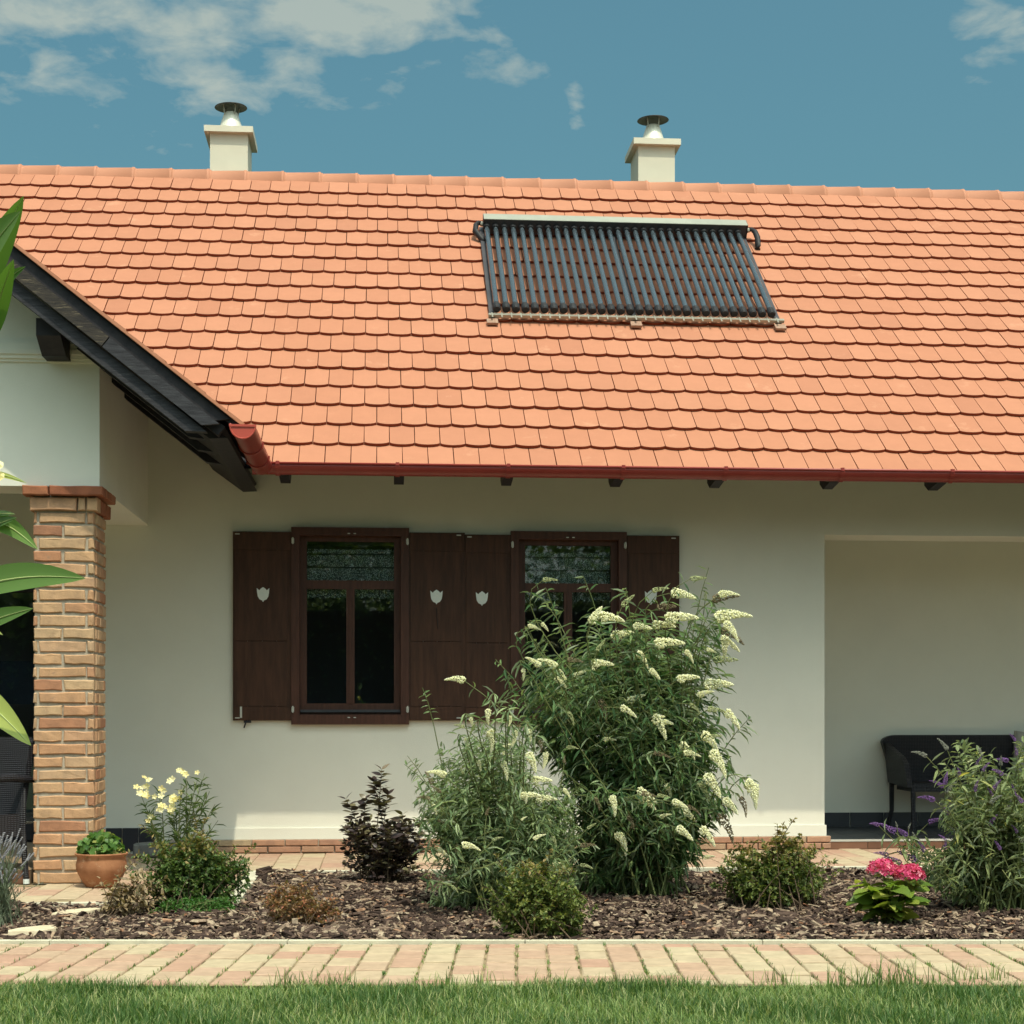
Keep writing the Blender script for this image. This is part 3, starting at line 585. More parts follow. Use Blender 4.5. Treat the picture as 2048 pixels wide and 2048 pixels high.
for i in range(8): MB().box(U(63, 1740, YG_ + .1)[0] - .3 * (i + 1) + .002, U(63, 1740, YG_ + .1)[0] - .3 * i - .002, YG_ + .05, YG_ + .06, 0, .084).build('step_tile', 'brown_tile', ts)
# barge boards
def board(name, mat, s0, s1, n0, n1, y0, y1, e0=0.0, par=house):
    mb = MB(); p = [wp(s0 + e0, n0, y0), wp(s1, n0, y0), wp(s1, n0, y1), wp(s0 + e0, n0, y1), wp(s0, n1, y0), wp(s1, n1, y0), wp(s1, n1, y1), wp(s0, n1, y1)]
    return mb.hexa(p).build(name, mat, par)
SB = 4.4
wroof = MB()
vy = lambda s: YE + s * wC * (sl_ / TN) + .02
wroof.add([wp(-.06, -.03, YBG + .03), wp(SB, -.03, YBG + .03), wp(SB, -.03, vy(SB)), wp(-.06, -.03, vy(-.06)), wp(-.06, 0, YBG + .03), wp(SB, 0, YBG + .03), wp(SB, 0, vy(SB)), wp(-.06, 0, vy(-.06))],
          [(0, 1, 2, 3), (4, 7, 6, 5), (0, 4, 5, 1), (1, 5, 6, 2), (2, 6, 7, 3), (3, 7, 4, 0)])
wr = wroof.build('wing_roof', 'dark_wood', house)
VT = MB().hexa([(-.002, -.0, -.012), (EX - .004, 0, -.012), (EX - .004, .18, -.012), (-.002, .18, -.012), (-.002, 0, .010), (EX + .02, 0, .004), (EX + .02, .18, .004), (-.002, .18, .010)]).mesh('verge_tile', 'tile')
for i in range(15):
    o0 = wp(i * EX - .07, 0.012, YBG - .02)
    inst('verge_tile', VT, wr, Matrix.Translation(o0) @ Matrix(((-wC, 0, wS, 0), (0, 1, 0, 0), (wS, 0, wC, 0), (0, 0, 0, 1))))
board('barge_board', 'dark_wood', .02, SB, -.084, -.012, YBG + .012, YBG + .05, .07)['label'] = 'dark upper barge board under the verge tiles'
SJ = (pb1[0] - U(235, 690, YBG)[0]) / wC
board('barge_board', 'old_wood2', .045, SJ - .003, -.146, -.074, YBG - .012, YBG + .02, .075)['label'] = 'greyed lower length of the barge board'
board('barge_board', 'old_wood', SJ + .003, SB, -.146, -.074, YBG - .016, YBG + .02)['label'] = 'weathered upper length of the barge board'
board('rafter', 'old_wood2', .08, SB, -.232, -.156, YBG + .02, YBG + .10, .10)['label'] = 'greyed rafter below the barge board'
mb = MB(); mb.hexa([wp(.02, -.13, YBG + .06), wp(SB, -.13, YBG + .06), wp(SB, -.13, YW - .01), wp(.02, -.13, YW - .01), wp(.02, -.06, YBG + .06), wp(SB, -.06, YBG + .06), wp(SB, -.06, YW - .01), wp(.02, -.06, YW - .01)])
mb.build('wing_soffit', 'dark_wood', house)
for k, yy in enumerate((YBG + .42, YBG + .95, YBG + 1.5)):
    board('rafter', 'dark_wood', .06, (pb1[0] - xg1) / wC - .01, -.225, -.131, yy, yy + .09, .16)
mb = MB(); mb.hexa([wp(.06, -.17, YBG + .14), wp(.34, -.18, YBG + .14), wp(.34, -.18, YW - .02), wp(.06, -.17, YW - .02), wp(-.02, -.10, YBG + .14), wp(.36, -.131, YBG + .14), wp(.36, -.131, YW - .02), wp(-.02, -.10, YW - .02)])
mb.build('eave_beam', 'dark_wood', house)
# purlin end below the barge
pu0, pu1 = U(72, 645, YBG + .12), U(121, 645, YBG + .12); zt0 = U(95, 643, YBG + .12)[2]; zm = U(95, 671, YBG + .12)[2]; zb = U(95, 712, YBG + .3)[2]
mb = MB(); mb.prism([(YBG + .12, zt0 + .02), (YBG + .12, zm), (YBG + .30, zb), (YG_ + .1, zb), (YG_ + .1, zt0 + .02)], lambda p, t: (t, p[0], p[1]), pu0[0], pu1[0]); mb.build('purlin_end', 'dark_wood', house)
# wing gutter along the depth
XGc = U(486, 850, YBG)[0]; ZGw = U(486, 852, YBG)[2]
ZGw2 = ZGt
def wgp(p, t):
    k = (t - YBG) / (YGc - YBG); return (XGc + p[0], t, ZGw + (ZGw2 - ZGw) * k + p[1])
wg = half_round(wgp, YBG - .02, YGc - GR * .3, GR + .006, 'gutter', 'gutter', house)
mb = MB(); n = 14; r = GR + .006; poly = [(r * math.cos(math.pi * i / n), -r * math.sin(math.pi * i / n)) for i in range(n + 1)]
mb.prism(poly, lambda p, t: (XGc + p[0], t, ZGw + p[1] - .004), YBG - .024, YBG - .020); mb.build('gutter_end_cap', 'gutter_cap', wg)
MB().tube([(XGc + r * math.cos(w), YBG - .024, ZGw - .004 - r * math.sin(w)) for w in [math.pi * i / 16 for i in range(17)]], .005, 6).build('gutter_end_rim', 'gutter_cap', wg)
MB().box(XGc - r - .006, XGc + r + .006, YBG - .03, YBG - .01, ZGw - .008, ZGw + .006).build('gutter_end_lip', 'gutter_cap', wg)
for yy in (YBG + .62, YBG + 1.2):
    MB().tube([wgp(((r + .004) * math.cos(w), -(r + .004) * math.sin(w)), yy) for w in [math.pi * i / 16 for i in range(17)]], .006, 6).build('gutter_bracket', 'gutter', wg)
# ---- brick pillar
zc = [U(130, v, YG_)[2] for v in (973, 994, 1023)]
pxl, pxr = U(67, 1400, YG_ - .0)[0], U(188, 1400, YG_)[0]; pdp = .42; zp = zc[2]
YPF = YG_ - .0
core = MB().box(pxl + .006, pxr - .006, YPF + .006, YPF + pdp - .006, 0, zc[0] - .002).build('brick_pillar', 'mortar', house)
core['label'] = 'pale brick pillar with a corbelled red brick capital'
ncrs = 29; ch_ = zp / ncrs; pw = pxr - pxl
for c in range(ncrs):
    z = (c + .5) * ch_ ; jt = .014
    if c % 2 == 0: cuts = [0, .075 * pw, .875 * pw, pw]
    else: cuts = [0, .485 * pw, pw]
    for i in range(len(cuts) - 1):
        a, b = cuts[i], cuts[i + 1]; ln = b - a - jt * (.5 if (i == 0 or i == len(cuts) - 2) else 1)
        if len(cuts) == 4 and i == 2: ln = b - a - jt * .6
        xm = pxl + (a + b) / 2 + (jt * .25 if i == 0 else 0) * -1 + (jt * .25 if i == len(cuts) - 2 else 0)
        me = brickmesh('brick', 'brick', ln, .06, ch_ - .017 + random.uniform(-.004, .003), .0042, .006)
        inst('brick', me, core, Matrix.Translation((xm, YPF + .024 + random.uniform(-.005, .004), z)) @ Matrix.Rotation(R(random.uniform(-.9, .9)), 4, 'Y'))
    cuts = [0.002, .46 * pdp, pdp] if c % 2 == 0 else [.0, .30 * pdp, .78 * pdp, pdp]
    for i in range(len(cuts) - 1):
        a, b = cuts[i] + (.055 if i == 0 else 0), cuts[i + 1]
        me = brickmesh('brick', 'brick', b - a - .012, .06, ch_ - .017 + random.uniform(-.003, .002), .003, .005)
        inst('brick', me, core, Matrix.Translation((pxr - .024 + random.uniform(-.003, .003), YPF + (a + b) / 2, z)) @ Matrix.Rotation(R(90), 4, 'Z'))
for lv, (za, zb_, pr) in enumerate(((zc[2], zc[1], .030), (zc[1], zc[0], .068))):
    hgt = zb_ - za; xa, xb = pxl - pr * (.9 if lv else .8), pxr + pr; ya = YPF - pr
    cuts = [xa, xa + (xb - xa) * .33, xb] if lv else [xa, xa + (xb - xa) * .70, xa + (xb - xa) * .82, xb]
    for i in range(len(cuts) - 1):
        me = brickmesh('brick', 'brick_red' if lv else 'brick', cuts[i + 1] - cuts[i] - .010, .14, hgt - .008, .003, .006)
        inst('brick', me, core, Matrix.Translation(((cuts[i] + cuts[i + 1]) / 2, ya + .07, (za + zb_) / 2)))
    for i in range(2):
        me = brickmesh('brick', 'brick_red', .18, .14, hgt - .009, .003, .006)
        inst('brick', me, core, Matrix.Translation((xb - .072, ya + .145 + .09 + i * .19, (za + zb_) / 2)) @ Matrix.Rotation(R(90), 4, 'Z'))
# ---- windows
def window(w, lab):
    x0, x1, z0, z1 = w; fw = .062; y0 = YW - .045
    fr = MB().box(x0, x0 + fw, y0, YW + .10, z0, z1).box(x1 - fw, x1, y0, YW + .10, z0, z1).box(x0 + fw, x1 - fw, y0 + .002, YW + .098, z1 - fw, z1).box(x0 + fw, x1 - fw, y0 + .002, YW + .098, z0, z0 + .075)
    # rebate: a second inner frame set back
    a0, a1, b0, b1 = x0 + fw, x1 - fw, z0 + .075, z1 - fw
    fr = fr.build('window', 'winframe', house); fr['label'] = lab
    ys = YW + .02; sw = .052; zr0, zr1 = z1 - .445 * (z1 - z0) * .70, 0
    zr = z0 + (z1 - z0) * (1 - .296)                   # rail between upper light and lower casements
    zrt = zr + .045; zbt = b0 + .085
    mb = MB(); mb.box(a0, a0 + sw, ys, ys + .06, b0, b1).box(a1 - sw, a1, ys, ys + .06, b0, b1).box(a0 + sw, a1 - sw, ys + .002, ys + .058, b1 - sw * .75, b1).box(a0 + sw, a1 - sw, ys - .006, ys + .058, zr - .02, zrt).box(a0 + sw, a1 - sw, ys + .002, ys + .058, b0, zbt)
    xm = (a0 + a1) / 2; mb.box(xm - .031, xm + .031, ys - .004, ys + .056, zbt, zr - .02); mb.box(xm - .008, xm + .008, ys - .012, ys - .004, zbt, zr - .02)
    mb.build('sash', 'winframe', fr)
    MB().box(a0 + .005, a1 - .005, ys - .03, ys, b0 + .018, b0 + .038).build('drip_rail', 'alu_dark', fr)
    for (p, q, r, s) in ((a0 + sw, a1 - sw, zrt, b1 - sw * .75), (a0 + sw, xm - .031, zbt, zr - .02), (xm + .031, a1 - sw, zbt, zr - .02)):
        MB().box(p, q, ys + .028, ys + .032, r, s).build('pane', 'glass', fr)
    # lace valance behind the lower panes, pale lace bands behind the upper light
    for (p, q) in ((a0 + sw, xm - .031), (xm + .031, a1 - sw)):
        n = 6; top = zr + .01; vs = []; 
        for i in range(n * 2 + 1):
            xx = p + (q - p) * i / (2 * n); vs += [(xx, ys + .09 + .006 * math.sin(i * 1.9), top), (xx, ys + .09 + .006 * math.sin(i * 1.9), top - (.082 if i % 2 else .10))]
        MB().add(vs, [(2 * i, 2 * i + 1, 2 * i + 3, 2 * i + 2) for i in range(2 * n)]).build('lace_valance', 'lace', fr)
    for (q0, q1) in ((.004, .10), (.112, .20), (.212, .245)):
        MB().box(a0 + sw, a1 - sw, ys + .09, ys + .092, zrt + q0, zrt + q1).build('lace_curtain', 'lace', fr)
    for xx in (x0 + .012, x1 - .012):
        for zz in (z1 - .105, z0 + .115): MB().tube([(xx, y0 - .012, zz - .025), (xx, y0 - .012, zz + .025)], .006, 8).box(xx - .010, xx + .010, y0 - .007, y0, zz - .018, zz + .018).build('hinge', 'white_metal', fr)
    for zz in (z1 - .05, z0 + .05):
        for dx in (-.02, .025): MB().box(xm + dx, xm + dx + .018, y0 - .004, y0 + .001, zz, zz + .007).build('catch', 'white_metal', fr)
    rm = MB(); rm.box(x0, x1, YW + 1.4, YW + 1.42, z0 - .2, z1 + .2); rm.box(x0 - .02, x0, YW + .43, YW + 1.42, z0 - .2, z1 + .2); rm.box(x1, x1 + .02, YW + .43, YW + 1.42, z0 - .2, z1 + .2); rm.box(x0, x1, YW + .43, YW + 1.4, z1, z1 + .02); rm.box(x0, x1, YW + .43, YW + 1.4, z0 - .02, z0)
    rm.build('room_interior', 'room', fr)
window(wins[0], 'left brown window with lace valance'); window(wins[1], 'right brown window behind the white flowering shrub')
def tulip(cx, cz, y, s, par, mat='emblem'):
    pts = [(-.5, .48), (-.30, .30), (-.20, .42), (0, .56), (.20, .42), (.30, .30), (.5, .48), (.47, .1), (.42, -.2), (.28, -.42), (.06, -.52), (.02, -.62), (-.02, -.62), (-.06, -.52), (-.28, -.42), (-.42, -.2), (-.47, .1)]
    return MB().prism([(cx + p[0] * s, cz + p[1] * s) for p in pts][::-1], lambda p, t: (p[0], t, p[1]), y - .004, y).build('tulip_emblem', mat, par)
def shutter(u0, u1, v0, v1, lab, hinge_right, utul, vtul):
    x0, x1 = wx(u0) + .002, wx(u1) + .001; um = (u0 + u1) / 2; z0, z1 = U(um, v1, YW)[2], U(um, v0, YW)[2]; yb, yf = YW - .008, YW - .032
    zsp = z0 + (z1 - z0) * .42
    sh = MB(); nb = 4
    for i in range(nb):
        a = x0 + (x1 - x0) * i / nb; b = x0 + (x1 - x0) * (i + 1) / nb; sh.box(a + (.0012 if i else 0), b - (.0012 if i < nb - 1 else 0), yf, yb, z0, z1)
    s = sh.build('shutter', 'shutter', house); s['label'] = lab
    MB().box(x0 + .012, x1 - .03, yf - .006, yf, zsp + .004, z1 - .142).build('upper_panel', 'shutter', s)
    MB().box(x0 + .012, x1 - .03, yf - .005, yf, z0 + .108, zsp - .004).build('lower_panel', 'shutter', s)
    MB().box(x0 + .004, x1 - .004, yf - .009, yf, z1 - .14, z1 - .004).build('top_ledge', 'shutter', s)
    MB().box(x0 + .004, x1 - .004, yf - .009, yf, z0 + .004, z0 + .105).build('bottom_ledge', 'shutter', s)
    t = U(utul, vtul, YW - .045); tulip(t[0], t[2], yf - .006, .094, s)
    for xx in ((x0 + .035,) if not hinge_right else (x1 - .045,)):
        for zz in (z1 - .02, z0 + .02): MB().box(xx - .018, xx + .016, yf - .013, yf - .009, zz - .004, zz + .004).build('corner_plate', 'white_metal', s)
    return s
s1 = shutter(466, 583, 1064, 1441, 'outer left shutter with pale tulip emblem', False, 526, 1188)
z_ = U(484, 1441, YW)[2]
MB().box(wx(481), wx(485), YW - .049, YW - .041, z_ + .02, z_ + .105).build('bolt', 'white_metal', s1)
MB().tube([(wx(494), YW - .03, z_ + .0), (wx(491), YW - .04, z_ - .03), (wx(489), YW - .045, z_ - .055)], .006, 6).box(wx(488), wx(503), YW - .036, YW - .026, z_ - .018, z_ + .0).build('shutter_stay', 'rubber', s1)
shutter(818, 929, 1066, 1441, 'shutter right of the left window, tulip emblem with drooping stem', True, 873, 1193)
shutter(929, 1021, 1070, 1443, 'shutter left of the right window with pale tulip emblem', False, 964, 1196)
shutter(1252, 1357, 1072, 1444, 'outer right shutter partly behind white flower spikes', True, 1302, 1194)
tz = U(873, 1215, YW - .05)
MB().tube([(tz[0], YW - .046, tz[2]), (tz[0] + .004, YW - .046, tz[2] - .08), (tz[0] + .012, YW - .046, tz[2] - .16)], .003, 5).build('emblem_stem', 'rubber', house)

# ------------------------------------------------------------------ solar collector
LB = 0
def l_at(v, u=1200, n=.1):
    lo, hi = 0, LR
    for _ in range(40):
        m = (lo + hi) / 2
        if proj(rp(1.2, m, n))[1] > v: lo = m
        else: hi = m
    return lo
def x_at(u, l, n):
    y = rp(0, l, n)[1]; return U(u, 500, y)[0]
lt, lb = l_at(452), l_at(619); nn = .10
xl, xr = x_at(984, lb, nn), x_at(1553, lb, nn)
col = thing('solar_collector', rp((xl + xr) / 2, lb, .02), 'evacuated tube solar collector with black glass tubes on the roof', 'solar collector')
def rbox(mb, x0, x1, l0, l1, n0, n1):
    return mb.hexa([rp(x0, l0, n0), rp(x1, l0, n0), rp(x1, l1, n0), rp(x0, l1, n0), rp(x0, l0, n1), rp(x1, l0, n1), rp(x1, l1, n1), rp(x0, l1, n1)])
lh0 = lt - .02; lh1 = lt + .085
xh0, xh1 = x_at(969, lh0, .165), x_at(1494, lh0, .165)
hd = rbox(MB(), xh0, xh1, lh0, lh1, .03, .165).build('manifold', 'alu_dark', col)
rbox(MB(), xh0 - .005, xh1 + .005, lh0 - .012, lh1 + .004, .166, .172).build('manifold_cover', 'alu', hd)
for k in range(2): rbox(MB(), (xh0 - .009, xh1 + .006)[k], (xh0 - .006, xh1 + .009)[k], lh0 - .01, lh1, .035, .171).build('manifold_end', 'alu_dark', hd)
for i in range(30):
    x = xl + (xr - xl) * (i + .5) / 30
    def axis(l): return rp(x, l, nn)
    ls = [lb + .06, lb + .10, lh0 - .10, lh0 - .06, lh0 - .03]; rs = [.022, .0235, .0235, .019, .014]
    t = MB().tube([axis(l) for l in ls], rs, 14).build('glass_tube', 'tube', col, True)
    MB().tube([axis(lb - .01), axis(lb + .0), axis(lb + .075), axis(lb + .08)], [.025, .033, .033, .026], 12).build('end_cup', 'rubber', t)
    MB().tube([axis(lh0 - .035), axis(lh0 - .028), axis(lh0 + .003)], [.024, .031, .031], 12).build('collar', 'rubber', t)
fr = rbox(MB(), xl - .03, xr + .06, lb - .058, lb - .024, .05, .075).build('bottom_rail', 'steel', col)
for i in range(31):
    x = xl + (xr - xl) * i / 30; rbox(MB(), x - .006, x + .006, lb - .105, lb - .02, .077, .080).build('cup_clip', 'steel', fr)
for x in (xl + .0, (xl + xr) / 2, xr + .02):
    sr = rbox(MB(), x - .02, x + .02, lb - .06, lh1, .03, .049).build('side_rail', 'alu_dark', col)
    rbox(MB(), x - .045, x + .045, lb - .15, lb - .072, .03, .05).build('foot_bracket', 'bracket', sr)
for k, l in enumerate(()): pass
for sgn, x0 in ((-1, xh0), (1, xh1 + .005)):
    p = [rp(x0, lh0 + .04, .10), rp(x0 + sgn * .05, lh0 + .05, .11), rp(x0 + sgn * .075, lh0 - .01, .11), rp(x0 + sgn * .085, lh0 - .09, .09), rp(x0 + sgn * (.03 if sgn < 0 else .08), lh0 - .17, .05), rp(x0 + sgn * (.0 if sgn < 0 else .075), lh0 - .20, .03)]
    MB().tube(p, [.018, .020, .024, .026, .026, .026], 12).build('insulated_pipe', 'rubber', col, True)
    MB().tube([rp(x0 + sgn * .01, lh0 + .04, .10), rp(x0 + sgn * .03, lh0 + .045, .105)], .022, 8).build('pipe_fitting', 'steel', col)

# ------------------------------------------------------------------ furniture
def rounded_panel(mb, pts, thick, fn):
    return mb.prism(pts, fn, -thick / 2, thick / 2)
def bench():
    yb = YBK - .12; b0 = U(1764, 1500, yb)[0]; b1 = U(2062, 1500, yb)[0]; ztop_ = U(1900, 1470, yb)[2]; zs = ZPF + .40; zlo = U(1800, 1575, yb - .5)[2]
    t = thing('wicker_bench', ((b0 + b1) / 2, yb - .3, ZPF), 'black wicker two-seat bench on the porch against the wall', 'bench')
    w = b1 - b0; arc = []
    for i in range(9): a = math.pi * (1 - i / 16); arc.append((b0 + .13 + .13 * math.cos(a), ztop_ - .06 + .06 * math.sin(a)))
    for i in range(9): a = math.pi * (.5 - i / 16); arc.append((b1 - .13 + .13 * math.cos(a), ztop_ - .06 + .06 * math.sin(a)))
    poly = [(b0 + .10, zlo)] + arc[:1] + arc[1:] + [(b1 - .10, zlo)]
    MB().prism(poly[::-1], lambda p, q: (p[0], yb + q + (p[1] - zs) * .06, p[1]), -.03, .03).build('backrest', 'wicker', t)
    MB().box(b0 + .12, b1 - .12, yb - .50, yb - .03, zs - .07, zs).build('seat', 'wicker', t)
    for s, xx in ((1, b0 + .03), (-1, b1 - .03)):
        pol = [(yb + .02, zlo + .02), (yb + .02, ztop_ - .05), (yb - .12, ztop_ - .10), (yb - .40, zs + .22), (yb - .50, zs + .16), (yb - .53, zlo - .0)]
        MB().prism(pol, lambda p, q: (xx + s * .05 * (1 - (p[1] - zlo) / .5) + q, p[0], p[1]), -.022, .022).build('arm', 'wicker', t)
    for xx in (b0 + .085, b1 - .085):
        s = 1 if xx < (b0 + b1) / 2 else -1
        MB().tube([(xx + s * .0, yb - .0, zlo + .03), (xx + s * .0, yb + .0, ZPF + .15), (xx - s * .03, yb + .02, ZPF)], [.022, .019, .015], 10).build('leg', 'wicker', t)
        MB().tube([(xx + s * .03, yb - .49, zlo + .03), (xx + s * .03, yb - .50, ZPF + .2), (xx + s * .025, yb - .51, ZPF + .001)], [.022, .019, .016], 10).build('leg', 'wicker', t)
    c = MB(); x0 = U(2034, 1550, yb - .25)[0]
    ztp = U(2040, 1462, yb - .2)[2]
    vs = []; n = 9
    for i in range(n):
        for j in range(n):
            a, b = i / (n - 1), j / (n - 1); pf = max(0, 1 - abs(2 * a - 1) ** 3) * max(0, 1 - abs(2 * b - 1) ** 3)
            vs.append((x0 + a * .40 + .07 * b, yb - .16 + .10 * b - .07 * pf - .008 * math.sin(9 * a + 5 * b), zs + .0 + b * (ztp - zs) * (1 - .05 * math.sin(3 * a))))
    m = len(vs); vs += [(x, y + .05 + .05 * max(0, 1 - abs(2 * (k // n) / (n - 1) - 1) ** 3), z) for k, (x, y, z) in enumerate(vs)]
    fs = [(i * n + j, (i + 1) * n + j, (i + 1) * n + j + 1, i * n + j + 1) for i in range(n - 1) for j in range(n - 1)]
    fs += [(m + a, m + d, m + c2, m + b) for a, b, c2, d in list(fs)]
    rim = [j for j in range(n)] + [i * n + n - 1 for i in range(1, n)] + [(n - 1) * n + j for j in range(n - 2, -1, -1)] + [i * n for i in range(n - 2, 0, -1)]
    fs += [(rim[i], rim[(i + 1) % len(rim)], m + rim[(i + 1) % len(rim)], m + rim[i]) for i in range(len(rim))]
    o = c.add(vs, fs).build('cushion', 'cushion', None, True); tag(o, 'pale grey cushion leaning on the wicker bench', 'cushion')
bench()
def armchair():
    # faces the camera's left; built in a local frame (front = +x) and turned
    foot = G(50, 1769)
    t = thing('wicker_armchair', (foot[0], foot[1], 0), 'black wicker armchair beside the brick pillar', 'armchair')
    ang = R(232); Mx = Matrix.Translation((foot[0] - .02, foot[1] + .02, 0)) @ Matrix.Rotation(ang, 4, 'Z')
    # local: rear leg at (0, -.26) is the one nearest to the pillar
    sw = .27; zs = .42; zt = .91
    def ob(mb, name, mat='wicker', sm=False): return mb.build(name, mat, t, sm, Mx @ Matrix.Translation((0.0, -.27, 0)))
    ob(MB().prism([(-sw, .34), (-sw - .01, zt - .03), (-sw + .03, zt), (sw - .03, zt), (sw + .01, zt - .03), (sw, .34)][::-1], lambda p, q: (.02 - (p[1] - .34) * .17 + q, p[0], p[1]), -.022, .022), 'backrest')
    ob(MB().box(.0, .52, -sw, sw, zs - .08, zs), 'seat')
    for s in (-1, 1):
        y = s * (sw + .02)
        ob(MB().tube([(-.10, y, .64), (.10, y, .665), (.34, y, .66), (.46, y, .635), (.52, y, .57), (.545, y, .42)], [.018, .026, .03, .03, .028, .024], 10), 'armrest', sm=True)
        ob(MB().box(.05, .50, y - .012, y + .012, .30, .44), 'side_panel')
        lg = ob(MB().tube([(.545, y, .43), (.54, y, .2), (.53, y, .002)], [.024, .021, .018], 10), 'leg')
        lg = ob(MB().tube([(-.01, s * sw, .60), (.0, s * sw, .35), (-.03, s * sw, .03)], [.019, .020, .017], 10), 'leg')
        ob(MB().tube([(-.03, s * sw, .03), (-.031, s * sw, .001)], [.019, .020], 10), 'foot_cap', 'emblem')
armchair()
# terracotta pot
pc_ = (U(203, 1700, 10.56)[0], 10.56); k = .158 / .158
pot = MB().lathe([(.0, .0), (.088, .0), (.098, .010), (.125, .055), (.150, .105), (.153, .135), (.147, .165), (.143, .185), (.158, .200), (.160, .207), (.152, .210), (.138, .190), (.136, .165), (.0, .160)], (pc_[0], pc_[1], 0.0), 40).build('terracotta_pot', 'terracotta', None, True)
tag(pot, 'wide terracotta pot standing in front of the brick pillar', 'pot')
st = G(294, 1702); stb = U(318, 1682, 12.6)
sb = brickmesh('stone_block', 'stone', .30, .16, .10, .006, .012)
o = inst('stone_block', sb, None, Matrix.Translation((U(310, 1690, 12.62)[0], 12.62, .055))); tag(o, 'small grey stone block by the wall behind the potted plant', 'stone')
for (u, v, wd, dp, rz, lab) in ((72, 1864, .19, .26, .5, 'pale stepping stone in the bark nearest the lavender'), (152, 1828, .16, .27, .7, 'pale stepping stone in the bark behind the other one')):
    g = G(u, v); mb = MB(); n = 9; pts = []
    for i in range(n):
        a = 2 * math.pi * i / n; rr = 1 + random.uniform(-.12, .12); c, s = math.cos(a), math.sin(a); q = (abs(c) ** 4 + abs(s) ** 4) ** -.25; pts.append((wd / 2 * rr * c * q, dp / 2 * rr * s * q))
    mb.prism(pts, lambda p, t: (g[0] + p[0] * (1 - .06 * (t > .01)) + p[1] * .5, g[1] + p[1] * (1 - .06 * (t > .01)), t), -.02, .018)
    o = mb.build('stepping_stone', 'step_stone'); tag(o, lab, 'stepping stone', 'stepping stones in the bed')

# ------------------------------------------------------------------ bark mulch and grass
def in_bed(x, y):
    d = x * cF[0] + y * cF[1]
    return (d > D1 + .065) & np.where(x > XS + .03, y < YB - .01, y < YL - .02)
def mulch_z(x, y): return .012 * np.sin(x * 3.1 + 1) * np.sin(y * 2.7) + .010 * np.sin(x * 7.3 + y * 5.1)
CH = np.array([(-.5, -.38, -.5), (.45, -.5, -.5), (.52, .35, -.4), (-.42, .5, -.5), (-.45, -.30, .4), (.38, -.42, .5), (.40, .32, .3), (-.35, .38, .5)])
CHF = [(0, 3, 2, 1), (4, 5, 6, 7), (0, 1, 5, 4), (1, 2, 6, 5), (2, 3, 7, 6), (3, 0, 4, 7)]
n = 68000
r_ = rng.uniform(-4.8, 4.8, n); d_ = D1 + .05 + (11.3 - D1) * rng.random(n) ** 1.15
X = r_ * cR[0] + d_ * cF[0]; Y = r_ * cR[1] + d_ * cF[1]
k = in_bed(X, Y) & (np.abs(r_) < .34 * d_ + .8); X, Y = X[k], Y[k]; n = len(X)
Z = mulch_z(X, Y) + rng.uniform(-.006, .022, n)
dirs = np.stack([rng.normal(0, 1, n), rng.normal(0, 1, n), rng.normal(0, .28, n)], 1)
A = frames(dirs, np.tile([[0, 0, 1.]], (n, 1)) + rng.normal(0, .28, (n, 3)))
sz = .45 + rng.gamma(2.0, .24, n); Lx = .040 * sz * rng.uniform(.7, 1.6, n)
A = A * np.stack([Lx, .015 * sz * rng.uniform(.6, 1.4, n), .0055 * sz * rng.uniform(.6, 1.6, n)], 1)[:, None, :]
o = bulk('bark_mulch', CH, CHF, A, np.stack([X, Y, Z], 1), rng.beta(1.6, 1.9, n), 'bark'); tag(o, 'brown bark chip mulch covering the planting bed', 'mulch', None, 'stuff')
BL = (np.array([(0, -.5, 0), (0, .5, 0), (.10, -.42, .42), (.10, .42, .42), (.30, -.25, .78), (.30, .25, .78), (.62, 0, 1.0)]), [(0, 2, 3, 1), (2, 4, 5, 3), (4, 6, 5)])
def grass(name, n, rf, df, hl, wl, keep=None):
    r_ = rf(n); d_ = df(n, r_); X = r_ * cR[0] + d_ * cF[0]; Y = r_ * cR[1] + d_ * cF[1]
    a = rng.uniform(0, 2 * np.pi, n); h = hl(n); w = wl(n); ln = rng.uniform(.3, 2.2, n)
    c, s = np.cos(a), np.sin(a); A = np.zeros((n, 3, 3)); A[:, 0, 0] = c * h * ln; A[:, 1, 0] = s * h * ln; A[:, 0, 1] = -s * w; A[:, 1, 1] = c * w; A[:, 2, 2] = h
    return name, A, np.stack([X, Y, np.full(n, -.02)], 1)
edge = lambda r: D0 - .03 + .035 * np.sin(r * 2.3 + 1) + .03 * np.sin(r * 5.9) + .02 * np.sin(r * 13.1)
nm, A, P = grass('grass', 120000, lambda n: rng.uniform(-2.9, 2.9, n), lambda n, r: edge(r) - (edge(r) - 5.0) * rng.random(n) ** 1.15, lambda n: .022 + .036 * rng.random(n) ** 1.6, lambda n: rng.uniform(.0022, .0048, n))
patch = .5 + .5 * np.sin(P[:, 0] * 4.1 + 2 * np.sin(P[:, 1] * 3.3)) * np.sin(P[:, 1] * 5.2 + P[:, 0] * 1.7)
A[:, 2, 2] *= .8 + .5 * patch
rn = np.clip(rng.beta(1.7, 2.2, len(P)) * .68 + .34 * patch - .08 + (rng.random(len(P)) > .975) * .6, 0, .999)
o = bulk('grass', BL[0], BL[1], A, P, rn, 'grass'); tag(o, 'mown green grass of the lawn along the path', 'grass', None, 'stuff')
nm, A, P = grass('grass', 26000, lambda n: rng.uniform(-4, 4, n), lambda n, r: rng.uniform(.5, 5.05, n), lambda n: .03 + .05 * rng.random(n), lambda n: rng.uniform(.005, .010, n))
o = bulk('grass', BL[0], BL[1], A, P, rng.beta(1.7, 2.2, len(P)), 'grass'); tag(o, 'mown green grass of the lawn nearest the viewer', 'grass', None, 'stuff')
